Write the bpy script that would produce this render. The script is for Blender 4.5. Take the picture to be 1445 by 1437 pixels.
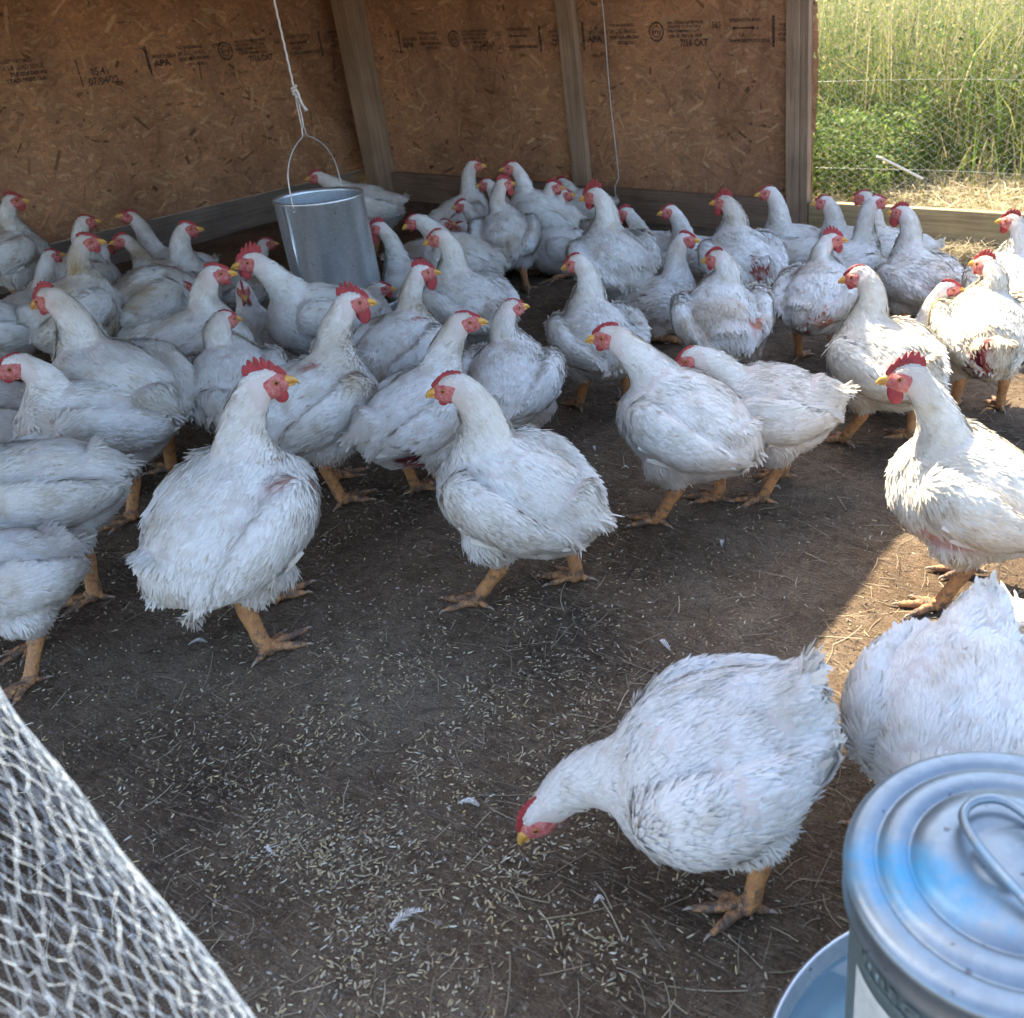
import bpy, math, random
import numpy as np
from mathutils import Vector, Matrix, noise as mnoise
PI = math.pi
for o in list(bpy.data.objects):
    bpy.data.objects.remove(o, do_unlink=True)
sc = bpy.context.scene
COL = sc.collection

# ------------------------------------------------------------------ camera
H = 0.95                       # camera height in metres
F_PX, CX, CY = 1350.0, 958.0, 718.0
PITCH, ROLL, YAW = 0.50417, -0.05865, -0.54858
def _cam_rows():
    cp, sp = math.cos(PITCH), math.sin(PITCH)
    Zv = np.array([0, -cp, -sp]); fv = np.array([0, -sp, cp]); rv = np.array([1., 0, 0])
    X = math.cos(YAW)*rv + math.sin(YAW)*fv
    Y = -math.sin(YAW)*rv + math.cos(YAW)*fv
    c, s = math.cos(ROLL), math.sin(ROLL)
    Q = np.array([[c, -s, 0], [s, c, 0], [0, 0, 1]])
    return np.stack([Q@X, Q@Y, Q@Zv], 1)
CM = _cam_rows()
CAM = np.array([0, 0, H])
cd = bpy.data.cameras.new('camera'); cam = bpy.data.objects.new('camera', cd); COL.objects.link(cam)
cam.matrix_world = Matrix([[CM[0][i], -CM[1][i], -CM[2][i], CAM[i]] for i in range(3)] + [[0, 0, 0, 1]])
cd.sensor_width = 36; cd.lens = 36*F_PX/1445
cd.shift_x = -(CX-722.5)/1445; cd.shift_y = 0.0
cd.clip_start = 0.02; cd.clip_end = 1000
cd.dof.use_dof = True; cd.dof.focus_distance = 1.75; cd.dof.aperture_fstop = 8.0
sc.camera = cam
sc.render.resolution_x = 1024; sc.render.resolution_y = 1018
def ray(px, py):
    return CM.T @ np.array([(px-CX)/F_PX, (py-CY)/F_PX, 1.0])
def gz(px, py, z=0.0):
    d = ray(px, py); return CAM + (z-H)/d[2]*d
def at_depth(px, py, dep):
    return CAM + dep*ray(px, py)
def proj(P):
    c = CM @ (np.array(P, float)-CAM); return CX+F_PX*c[0]/c[2], CY+F_PX*c[1]/c[2]

# ------------------------------------------------------------------ world, sun, exposure
SUN_TRAVEL = np.array([0.72, -0.38, -1.0]); SUN_TRAVEL /= np.linalg.norm(SUN_TRAVEL)
to_sun = -SUN_TRAVEL
el = math.asin(to_sun[2]); az = math.atan2(to_sun[0], to_sun[1])
w = bpy.data.worlds.new('World'); sc.world = w; w.use_nodes = True
nt = w.node_tree; nt.nodes.clear()
sky = nt.nodes.new('ShaderNodeTexSky'); sky.sky_type = 'NISHITA'; sky.sun_disc = False
sky.dust_density = 2.0; sky.ozone_density = 0.2; sky.air_density = 0.85
sky.sun_elevation = el; sky.sun_rotation = az
bg = nt.nodes.new('ShaderNodeBackground'); bg.inputs[1].default_value = 0.15
wo = nt.nodes.new('ShaderNodeOutputWorld')
nt.links.new(sky.outputs[0], bg.inputs[0]); nt.links.new(bg.outputs[0], wo.inputs[0])
sd = bpy.data.lights.new('sun', 'SUN'); sd.energy = 4.2; sd.angle = math.radians(0.53); sd.color = (1.0, 0.87, 0.66)
so = bpy.data.objects.new('sun', sd); COL.objects.link(so)
so.rotation_euler = Vector(to_sun).to_track_quat('Z', 'Y').to_euler(); so.location = (-5, 5, 8)
sc.view_settings.view_transform = 'Standard'; sc.view_settings.look = 'None'
sc.view_settings.gamma = 1.0; sc.view_settings.exposure = 2.15
sc.view_settings.use_curve_mapping = False
sc.cycles.max_bounces = 8; sc.cycles.diffuse_bounces = 4; sc.cycles.transparent_max_bounces = 8

# ------------------------------------------------------------------ materials
def new_mat(name):
    m = bpy.data.materials.new(name); m.use_nodes = True
    n = m.node_tree.nodes; l = m.node_tree.links
    return m, n, l, n['Principled BSDF']
def N(n, t, **k):
    x = n.new(t)
    for a, b in k.items():
        if isinstance(a, str) and hasattr(x, a): setattr(x, a, b)
    return x
def ramp(n, l, fac, stops):
    r = n.new('ShaderNodeValToRGB'); e = r.color_ramp.elements
    e[0].position, e[0].color = stops[0][0], (*stops[0][1], 1)
    e[1].position, e[1].color = stops[-1][0], (*stops[-1][1], 1)
    for p, c in stops[1:-1]:
        x = e.new(p); x.color = (*c, 1)
    l.new(fac, r.inputs[0]); return r
def noise_n(n, l, vec, scale, detail=4, rough=.6, dist=0):
    x = n.new('ShaderNodeTexNoise'); x.inputs['Scale'].default_value = scale
    x.inputs['Detail'].default_value = detail; x.inputs['Roughness'].default_value = rough
    x.inputs['Distortion'].default_value = dist
    if vec is not None: l.new(vec, x.inputs['Vector'])
    return x
def mapping(n, l, scale, rot=(0, 0, 0), src='Object'):
    tc = n.new('ShaderNodeTexCoord'); mp = n.new('ShaderNodeMapping')
    mp.inputs['Scale'].default_value = scale; mp.inputs['Rotation'].default_value = rot
    l.new(tc.outputs[src], mp.inputs[0]); return mp.outputs[0]
def bump(n, l, b, height, strength, dist=.002, prev=None):
    x = n.new('ShaderNodeBump'); x.inputs['Strength'].default_value = strength; x.inputs['Distance'].default_value = dist
    l.new(height, x.inputs['Height'])
    if prev is not None: l.new(prev, x.inputs['Normal'])
    if b is not None: l.new(x.outputs[0], b.inputs['Normal'])
    return x.outputs[0]
def mixc(n, l, a, b, fac, mode='MIX'):
    x = n.new('ShaderNodeMix'); x.data_type = 'RGBA'; x.blend_type = mode
    for s, v in ((6, a), (7, b)):
        if hasattr(v, 'links') or hasattr(v, 'is_linked'): l.new(v, x.inputs[s])
        else: x.inputs[s].default_value = (*v, 1)
    if hasattr(fac, 'is_linked'): l.new(fac, x.inputs[0])
    else: x.inputs[0].default_value = fac
    return x.outputs[2]

def mat_feather():
    m, n, l, b = new_mat('feathers')
    a = N(n, 'ShaderNodeAttribute'); a.attribute_name = 'tint'
    v = mapping(n, l, (1, 1, 1))
    f = noise_n(n, l, v, 24, 4, .6)
    r = ramp(n, l, f.outputs[0], [(.30, (.84, .80, .74)), (.52, (1, 1, 1))])
    c = mixc(n, l, a.outputs[0], r.outputs[0], 1.0, 'MULTIPLY')
    l.new(c, b.inputs['Base Color'])
    b.inputs['Roughness'].default_value = .75
    b.inputs['Specular IOR Level'].default_value = .15
    b.inputs['Sheen Weight'].default_value = .15
    tr = N(n, 'ShaderNodeBsdfTranslucent'); l.new(c, tr.inputs[0])
    mx = N(n, 'ShaderNodeMixShader'); mx.inputs[0].default_value = .22
    l.new(b.outputs[0], mx.inputs[1]); l.new(tr.outputs[0], mx.inputs[2])
    l.new(mx.outputs[0], n['Material Output'].inputs[0])
    f2 = noise_n(n, l, v, 300, 3, .7); bump(n, l, b, f2.outputs[0], .35, .002)
    return m
def mat_skin(name, col, col2, rough=.5, sub=.15, sc1=90, bs=.5):
    m, n, l, b = new_mat(name); v = mapping(n, l, (1, 1, 1))
    f = noise_n(n, l, v, sc1, 4, .65); r = ramp(n, l, f.outputs[0], [(.35, col2), (.62, col)])
    l.new(r.outputs[0], b.inputs['Base Color']); b.inputs['Roughness'].default_value = rough
    b.inputs['Subsurface Weight'].default_value = sub; b.inputs['Subsurface Radius'].default_value = (.008, .002, .001)
    vo = N(n, 'ShaderNodeTexVoronoi'); vo.inputs['Scale'].default_value = sc1*4.5; l.new(v, vo.inputs[0])
    bump(n, l, b, vo.outputs[0], bs, .0012)
    return m
def mat_plain(name, col, rough=.5, metal=0):
    m, n, l, b = new_mat(name); b.inputs['Base Color'].default_value = (*col, 1)
    b.inputs['Roughness'].default_value = rough; b.inputs['Metallic'].default_value = metal
    f = noise_n(n, l, mapping(n, l, (1, 1, 1)), 60, 3)
    r = ramp(n, l, f.outputs[0], [(.3, tuple(c*.8 for c in col)), (.7, tuple(min(1, c*1.1) for c in col))])
    l.new(r.outputs[0], b.inputs['Base Color'])
    return m
def mat_wood(name, c1, c2, axis=2, dark=None, rough=.75):
    m, n, l, b = new_mat(name)
    s = [14, 14, 14]; s[axis] = .7
    v = mapping(n, l, tuple(s)); f = noise_n(n, l, v, 3.0, 5, .6, 1.2)
    s2 = [90, 90, 90]; s2[axis] = 2.5
    v2 = mapping(n, l, tuple(s2)); g = noise_n(n, l, v2, 2, 4, .6)
    r = ramp(n, l, f.outputs[0], [(.3, c2), (.5, c1), (.7, tuple(x*1.15 for x in c1))])
    r2 = ramp(n, l, g.outputs[0], [(.3, (.72, .70, .68)), (.6, (1, 1, 1))])
    c = mixc(n, l, r.outputs[0], r2.outputs[0], 1.0, 'MULTIPLY')
    h = noise_n(n, l, mapping(n, l, (1, 1, 1)), 4, 4); r3 = ramp(n, l, h.outputs[0], [(.35, (.62, .60, .58)), (.65, (1, 1, 1))])
    c = mixc(n, l, c, r3.outputs[0], .8, 'MULTIPLY')
    l.new(c, b.inputs['Base Color']); b.inputs['Roughness'].default_value = rough
    bump(n, l, b, g.outputs[0], .5, .002)
    return m
def mat_attr(name, rough=.7, trans=0.0, bs=.3, nscale=200, mul=.75, spec=.3):
    m, n, l, b = new_mat(name)
    a = N(n, 'ShaderNodeAttribute'); a.attribute_name = 'tint'
    v = mapping(n, l, (1, 1, 1)); f = noise_n(n, l, v, nscale, 4, .7)
    r = ramp(n, l, f.outputs[0], [(.3, (mul, mul, mul)), (.65, (1, 1, 1))])
    c = mixc(n, l, a.outputs[0], r.outputs[0], 1.0, 'MULTIPLY')
    l.new(c, b.inputs['Base Color']); b.inputs['Roughness'].default_value = rough
    b.inputs['Specular IOR Level'].default_value = spec
    bump(n, l, b, f.outputs[0], bs, .002)
    if trans > 0:
        tr = N(n, 'ShaderNodeBsdfTranslucent'); l.new(c, tr.inputs[0])
        mx = N(n, 'ShaderNodeMixShader'); mx.inputs[0].default_value = trans
        l.new(b.outputs[0], mx.inputs[1]); l.new(tr.outputs[0], mx.inputs[2])
        l.new(mx.outputs[0], n['Material Output'].inputs[0])
    return m
def mat_galv(name, base=(.52, .56, .60), blue=False, rough=.38, metal=.85, st=(1, 1, 1)):
    m, n, l, b = new_mat(name); v = mapping(n, l, (1, 1, 1)); v0 = mapping(n, l, st)
    vo = N(n, 'ShaderNodeTexVoronoi'); vo.inputs['Scale'].default_value = 130; l.new(v, vo.inputs[0])
    f = noise_n(n, l, v0, 9, 5, .65)
    r = ramp(n, l, f.outputs[0], [(.3, tuple(x*.86 for x in base)), (.6, base), (.8, tuple(min(1, x*1.12) for x in base))])
    hsv = N(n, 'ShaderNodeSeparateColor'); l.new(vo.outputs['Color'], hsv.inputs[0])
    r2 = ramp(n, l, hsv.outputs[0], [(0, (.88, .88, .88)), (1, (1, 1, 1))])
    c = mixc(n, l, r.outputs[0], r2.outputs[0], 1.0, 'MULTIPLY')
    sp = noise_n(n, l, v, 70, 2, .5); rs = ramp(n, l, sp.outputs[0], [(.70, (1, 1, 1)), (.74, (.25, .22, .2))])
    c = mixc(n, l, c, rs.outputs[0], .7, 'MULTIPLY')
    rr = N(n, 'ShaderNodeMapRange'); l.new(f.outputs[0], rr.inputs[0])
    rr.inputs[3].default_value = rough-.08; rr.inputs[4].default_value = rough+.18
    b.inputs['Metallic'].default_value = metal
    if blue:   # blue powder stains wiped across the lid
        sep = N(n, 'ShaderNodeVectorMath'); sep.operation = 'SUBTRACT'; l.new(v, sep.inputs[0]); bp = gz(1288, 1238, .356); sep.inputs[1].default_value = (bp[0]+.0552, bp[1]-.5438, 0)
        mp = N(n, 'ShaderNodeMapping'); mp.inputs['Rotation'].default_value = (0, 0, math.radians(-50)); mp.inputs['Scale'].default_value = (12, 24, 0)
        l.new(sep.outputs[0], mp.inputs[0])
        ln = N(n, 'ShaderNodeVectorMath'); ln.operation = 'LENGTH'; l.new(mp.outputs[0], ln.inputs[0])
        fn = noise_n(n, l, v, 60, 5, .7)
        ad = N(n, 'ShaderNodeMath'); ad.operation = 'MULTIPLY_ADD'; l.new(fn.outputs[0], ad.inputs[0]); ad.inputs[1].default_value = 1.5; l.new(ln.outputs['Value'], ad.inputs[2])
        hv = N(n, 'ShaderNodeMath'); hv.operation = 'MULTIPLY'; l.new(ad.outputs[0], hv.inputs[0]); hv.inputs[1].default_value = .4; r3 = ramp(n, l, hv.outputs[0], [(.34, (1, 1, 1)), (.68, (0, 0, 0))])
        ms = N(n, 'ShaderNodeMath'); ms.operation = 'MULTIPLY'; l.new(r3.outputs[0], ms.inputs[0]); ms.inputs[1].default_value = .75
        c = mixc(n, l, c, (.0, .28, .52), ms.outputs[0])
        sb = N(n, 'ShaderNodeMath'); sb.operation = 'MULTIPLY_ADD'; l.new(ms.outputs[0], sb.inputs[0]); sb.inputs[1].default_value = -metal; sb.inputs[2].default_value = metal
        l.new(sb.outputs[0], b.inputs['Metallic'])
    l.new(c, b.inputs['Base Color']); l.new(rr.outputs[0], b.inputs['Roughness'])
    f2 = noise_n(n, l, v, 45, 3, .5); bump(n, l, b, f2.outputs[0], .12, .002)
    return m
def mat_soil():
    m, n, l, b = new_mat('soil'); v = mapping(n, l, (1, 1, 1))
    f = noise_n(n, l, v, 2.2, 6, .65); g = noise_n(n, l, v, 34, 8, .72); h = noise_n(n, l, v, 260, 5, .75)
    r = ramp(n, l, f.outputs[0], [(.34, (.125, .085, .054)), (.5, (.25, .172, .108)), (.64, (.36, .275, .19))])
    r2 = ramp(n, l, g.outputs[0], [(.3, (.55, .52, .50)), (.52, (1, 1, 1)), (.72, (1.25, 1.22, 1.2))])
    r3 = ramp(n, l, h.outputs[0], [(.34, (.42, .42, .42)), (.55, (1, 1, 1)), (.72, (1.7, 1.65, 1.55))])
    c = mixc(n, l, r.outputs[0], r2.outputs[0], 1.0, 'MULTIPLY'); c = mixc(n, l, c, r3.outputs[0], 1.0, 'MULTIPLY')
    # fibrous litter: stretched noise in several directions
    for k, (rot, t) in enumerate(((.4, .66), (1.9, .67), (2.7, .67))):
        vv = mapping(n, l, (26, 260, 100), (0, 0, rot)); q = noise_n(n, l, vv, 1.0, 3, .55, .8)
        rq = ramp(n, l, q.outputs[0], [(t-.05, (0, 0, 0)), (t, (1, 1, 1))])
        c = mixc(n, l, c, (.36, .28, .195), rq.outputs[0])
    # outside the pen the ground is straw coloured
    sx = N(n, 'ShaderNodeSeparateXYZ'); l.new(v, sx.inputs[0])
    rx = N(n, 'ShaderNodeMapRange'); l.new(sx.outputs[1], rx.inputs[0]); rx.inputs[1].default_value = 3.72; rx.inputs[2].default_value = 3.9
    c = mixc(n, l, c, mixc(n, l, (.20, .16, .07), (.07, .09, .025), f.outputs[0]), rx.outputs[0])
    l.new(c, b.inputs['Base Color']); b.inputs['Roughness'].default_value = .92; b.inputs['Specular IOR Level'].default_value = .2
    p = bump(n, l, None, g.outputs[0], 1.0, .030); bump(n, l, b, h.outputs[0], .9, .006, p)
    return m
M = {}
M['feather'] = mat_feather()
M['red'] = mat_skin('red_skin', (.40, .034, .034), (.23, .022, .025), .45, .2, 110, .8)
M['face'] = mat_skin('face_skin', (.43, .075, .068), (.64, .26, .22), .6, .1, 110, 1.0)
M['beak'] = mat_skin('beak_horn', (.72, .40, .07), (.50, .26, .06), .35, .05, 40, .1)
M['leg'] = mat_skin('leg_scales', (.52, .235, .09), (.27, .125, .065), .55, .05, 55, 1.0)
def mat_leg():
    m = mat_skin('leg_scales_dirty', (.58, .28, .10), (.40, .19, .085), .6, .05, 70, 1.0); n = m.node_tree.nodes; l = m.node_tree.links; b = n['Principled BSDF']
    old = b.inputs['Base Color'].links[0].from_socket; v = mapping(n, l, (1, 1, 1)); f = noise_n(n, l, v, 55, 5, .7); sx = N(n, 'ShaderNodeSeparateXYZ'); l.new(v, sx.inputs[0])
    mr = N(n, 'ShaderNodeMapRange'); l.new(sx.outputs[2], mr.inputs[0]); mr.inputs[1].default_value = .0; mr.inputs[2].default_value = .05; mr.inputs[3].default_value = .16; mr.inputs[4].default_value = 0
    ad = N(n, 'ShaderNodeMath'); ad.operation = 'ADD'; l.new(f.outputs[0], ad.inputs[0]); l.new(mr.outputs[0], ad.inputs[1])
    r = ramp(n, l, ad.outputs[0], [(.52, (0, 0, 0)), (.68, (1, 1, 1))]); c = mixc(n, l, old, (.13, .085, .06), r.outputs[0]); l.new(c, b.inputs['Base Color']); return m
M['leg'] = mat_leg()
M['claw'] = mat_plain('claw_horn', (.33, .26, .20), .5)
M['iris'] = mat_plain('iris', (.42, .13, .02), .15)
M['pupil'] = mat_plain('pupil', (.005, .005, .005), .08)
M['stud'] = mat_wood('stud_wood', (.42, .285, .18), (.28, .185, .12), 2)
M['rail_x'] = mat_wood('rail_wood_lengthwise', (.32, .215, .14), (.20, .135, .09), 0)
M['rail_fresh'] = mat_wood('pale_rail_wood', (.55, .42, .22), (.36, .25, .12), 0)
M['rail_y'] = mat_wood('rail_wood_crosswise', (.26, .21, .16), (.17, .13, .10), 1)
M['osb'] = mat_attr('osb_strands', .8, 0, .5, 120, .7, .15)
def _stain(m):
    n = m.node_tree.nodes; l = m.node_tree.links; b = n['Principled BSDF']; old = b.inputs['Base Color'].links[0].from_socket
    v = mapping(n, l, (1, 1, .6)); f = noise_n(n, l, v, 2.6, 6, .65, .6); r = ramp(n, l, f.outputs[0], [(.36, (.66, .62, .60)), (.5, (.93, .92, .90)), (.62, (1.12, 1.08, 1.02))])
    c = mixc(n, l, old, r.outputs[0], 1.0, 'MULTIPLY'); l.new(c, b.inputs['Base Color'])
_stain(M['osb'])
M['galv'] = mat_galv('galvanised_steel', (.72, .77, .80), False, .30, .88, (1, 1, .12))
M['galv_in'] = mat_galv('galvanised_steel_inside', (.50, .56, .60), False, .45, .8)
M['lid'] = mat_galv('lid_steel', (.27, .33, .37), True, .33, .75)
M['drum'] = mat_galv('drum_steel', (.22, .30, .31), False, .45, .5)
M['wire'] = mat_plain('galvanised_wire', (.62, .63, .62), .4, .6)
M['net'] = mat_plain('netting_wire', (.42, .49, .55), .5, .3)
M['rope'] = mat_plain('white_cord', (.72, .70, .66), .9)
M['soil'] = mat_soil()
M['litter'] = mat_attr('litter', .8, .1, .2, 300, .8)
M['grass'] = mat_attr('grass_blades', .6, .45, .2, 60, .8, .3)
M['label'] = mat_plain('paper_label', (.62, .66, .62), .6)
M['roofm'] = mat_plain('roof_board', (.34, .27, .18), .8)
M['white_plastic'] = mat_plain('white_plastic', (.78, .78, .76), .4)
def mat_ink():
    m, n, l, b = new_mat('stamp_ink'); b.inputs['Base Color'].default_value = (.018, .018, .026, 1); b.inputs['Roughness'].default_value = .8
    f = noise_n(n, l, mapping(n, l, (1, 1, 1)), 160, 4, .7); r = ramp(n, l, f.outputs[0], [(.38, (.18, .18, .18)), (.58, (.95, .95, .95))])
    l.new(r.outputs[0], b.inputs['Alpha']); return m
M['ink'] = mat_ink()

# ------------------------------------------------------------------ mesh helpers
class MB:
    """collects verts/faces with per-vertex tint, builds one mesh object"""
    def __init__(s): s.v = []; s.f = []; s.m = []; s.c = []; s.n = 0; s.mats = []
    def mi(s, mat):
        if mat not in s.mats: s.mats.append(mat)
        return s.mats.index(mat)
    def add(s, V, F, mat=None, col=(1, 1, 1)):
        V = np.asarray(V, float).reshape(-1, 3); k = s.mi(mat)
        s.v.append(V); F = [tuple(int(i)+s.n for i in f) for f in F]; s.f += F; s.m += [k]*len(F)
        c = np.asarray(col, float)
        if c.ndim == 1: c = np.tile(c[:3], (len(V), 1))
        s.c.append(c); s.n += len(V)
    def box(s, lo, hi, mat=None, col=(1, 1, 1), bev=.0):
        x0, y0, z0 = lo; x1, y1, z1 = hi
        if bev <= 0:
            V = [(x, y, z) for x in (x0, x1) for y in (y0, y1) for z in (z0, z1)]
            s.add(V, [(0, 1, 3, 2), (4, 6, 7, 5), (0, 4, 5, 1), (2, 3, 7, 6), (0, 2, 6, 4), (1, 5, 7, 3)], mat, col); return
        import bmesh
        bm = bmesh.new(); bmesh.ops.create_cube(bm, size=1)
        for v in bm.verts: v.co = Vector(((x0+x1)/2+v.co.x*(x1-x0), (y0+y1)/2+v.co.y*(y1-y0), (z0+z1)/2+v.co.z*(z1-z0)))
        bmesh.ops.bevel(bm, geom=list(bm.edges), offset=bev, segments=2, affect='EDGES', profile=.5)
        bm.verts.index_update()
        s.add([v.co[:] for v in bm.verts], [[v.index for v in f.verts] for f in bm.faces], mat, col); bm.free()
    def tube(s, pts, rad, mat=None, col=(1, 1, 1), n=8, cap=True, flat=None):
        V, F = tube_geo(pts, rad, n, cap, flat); s.add(V, F, mat, col)
    def ell(s, c, r, R=None, mat=None, col=(1, 1, 1), nu=12, nv=8):
        V = []; F = []
        for j in range(1, nv):
            ph = PI*j/nv
            for i in range(nu):
                a = 2*PI*i/nu; V.append((math.sin(ph)*math.cos(a), math.sin(ph)*math.sin(a), math.cos(ph)))
        V.append((0, 0, 1)); V.append((0, 0, -1)); t, b = len(V)-2, len(V)-1
        for j in range(nv-2):
            for i in range(nu):
                k = (i+1) % nu; F.append((j*nu+i, (j+1)*nu+i, (j+1)*nu+k, j*nu+k))
        for i in range(nu):
            k = (i+1) % nu; F.append((t, i, k)); F.append((b, (nv-2)*nu+k, (nv-2)*nu+i))
        V = np.array(V)*np.array(r)
        if R is not None: V = V@np.asarray(R).T
        s.add(V+np.array(c), F, mat, col)
    def build(s, name, mat=None, parent=None, smooth=True, loc=None):
        me = bpy.data.meshes.new(name); V = np.concatenate(s.v)
        me.from_pydata(V.tolist(), [], s.f)
        for mm in s.mats: me.materials.append(mm if mm is not None else mat)
        me.polygons.foreach_set('material_index', s.m)
        me.polygons.foreach_set('use_smooth', [smooth]*len(s.f))
        at = me.color_attributes.new('tint', 'FLOAT_COLOR', 'POINT'); C = np.concatenate(s.c)
        at.data.foreach_set('color', np.c_[C, np.ones(len(C))].astype(np.float32).ravel())
        me.update(); o = bpy.data.objects.new(name, me); COL.objects.link(o)
        if parent is not None: o.parent = parent
        if loc is not None: o.location = loc
        return o
def frames(P):
    P = np.asarray(P, float); T = np.gradient(P, axis=0); T /= np.linalg.norm(T, axis=1)[:, None]+1e-12
    a = np.array([0, 0, 1.]) if abs(T[0][2]) < .9 else np.array([1., 0, 0])
    u = np.cross(T[0], a); u /= np.linalg.norm(u); U = []; W = []
    for t in T:
        u = u-t*np.dot(u, t); u /= np.linalg.norm(u)+1e-12; U.append(u); W.append(np.cross(t, u))
    return P, T, np.array(U), np.array(W)
def tube_geo(pts, rad, n=8, cap=True, flat=None):
    P, T, U, W = frames(pts); m = len(P); rad = np.broadcast_to(np.asarray(rad, float), (m,)) if np.ndim(rad) < 2 else np.asarray(rad, float)
    ru, rw = (rad, rad) if np.ndim(rad) == 1 else (rad[:, 0], rad[:, 1])
    a = np.arange(n)*2*PI/n
    V = (P[:, None]+U[:, None]*(np.cos(a)[None, :, None]*ru[:, None, None])+W[:, None]*(np.sin(a)[None, :, None]*rw[:, None, None])).reshape(-1, 3)
    F = [(j*n+i, j*n+(i+1) % n, (j+1)*n+(i+1) % n, (j+1)*n+i) for j in range(m-1) for i in range(n)]
    if cap:
        V = np.concatenate([V, P[:1], P[-1:]]); c0, c1 = m*n, m*n+1
        F += [(c0, (i+1) % n, i) for i in range(n)]+[(c1, (m-1)*n+i, (m-1)*n+(i+1) % n) for i in range(n)]
    return V, F
def catmull(P, k=6):
    P = np.asarray(P, float); Q = np.concatenate([[2*P[0]-P[1]], P, [2*P[-1]-P[-2]]]); out = []
    for i in range(1, len(Q)-2):
        for j in range(k):
            t = j/k; a, b, c, d = Q[i-1], Q[i], Q[i+1], Q[i+2]
            out.append(.5*((2*b)+(c-a)*t+(2*a-5*b+4*c-d)*t*t+(3*b-a-3*c+d)*t**3))
    out.append(P[-1]); return np.array(out)
def tag(o, label=None, cat=None, group=None, kind=None):
    if label: o['label'] = label
    if cat: o['category'] = cat
    if group: o['group'] = group
    if kind: o['kind'] = kind
    return o
def empty(name, loc=(0, 0, 0)):
    o = bpy.data.objects.new(name, None); COL.objects.link(o); o.location = loc; o.empty_display_size = .1; return o
def text_geo(body, size, sx=1.0, bold=0.0):
    cu = bpy.data.curves.new('txt', 'FONT'); cu.body = body; cu.size = size; cu.offset = bold; cu.resolution_u = 2
    o = bpy.data.objects.new('txt', cu); COL.objects.link(o)
    bpy.context.view_layer.update()
    me = bpy.data.meshes.new_from_object(o.evaluated_get(bpy.context.evaluated_depsgraph_get()))
    V = np.array([v.co[:] for v in me.vertices]); F = [tuple(p.vertices) for p in me.polygons]
    bpy.data.objects.remove(o, do_unlink=True); bpy.data.meshes.remove(me); bpy.data.curves.remove(cu)
    if len(V): V[:, 0] *= sx
    return V, F
ONLY = None
# ------------------------------------------------------------------ ground
rng = np.random.default_rng(5); random.seed(5)
XL, YR = -4.228, 3.734
def gh(x, y):
    return .009*mnoise.noise(Vector((x*3, y*3, 0)))+.006*mnoise.noise(Vector((x*10, y*10, 4)))+.0035*mnoise.noise(Vector((x*31, y*31, 9)))
def make_ground():
    xs = np.concatenate([[-150, -60, -20, -8, -5], np.arange(-4.3, .8, .025), [1.2, 2, 4, 10, 40, 150]])
    ys = np.concatenate([[-150, -40, -10, -3, -.5], np.arange(0, 4.0, .025), [4.5, 5.5, 7, 10, 20, 60, 150]])
    V = [(x, y, gh(x, y) if -4.4 < x < .9 and -.1 < y < 4.1 else -.004) for y in ys for x in xs]; w_ = len(xs)
    F = [(j*w_+i, j*w_+i+1, (j+1)*w_+i+1, (j+1)*w_+i) for j in range(len(ys)-1) for i in range(w_-1)]
    mb = MB(); mb.add(V, F, M['soil']); tag(mb.build('ground'), kind='structure')
make_ground()

def quads_mesh(name, V, col, mat, nper=4, smooth=False, F=None):
    """fast mesh: V (k,nper,3) one polygon each"""
    k = len(V); me = bpy.data.meshes.new(name)
    me.vertices.add(k*nper); me.vertices.foreach_set('co', V.astype(np.float32).ravel())
    me.loops.add(k*nper); me.loops.foreach_set('vertex_index', np.arange(k*nper, dtype=np.int32))
    me.polygons.add(k); me.polygons.foreach_set('loop_start', np.arange(0, k*nper, nper, dtype=np.int32))
    me.polygons.foreach_set('loop_total', np.full(k, nper, dtype=np.int32))
    me.update(calc_edges=True)
    at = me.color_attributes.new('tint', 'FLOAT_COLOR', 'POINT')
    C = np.repeat(col, nper, axis=0); at.data.foreach_set('color', np.c_[C, np.ones(len(C))].astype(np.float32).ravel())
    me.materials.append(mat); o = bpy.data.objects.new(name, me); COL.objects.link(o); return o

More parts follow.
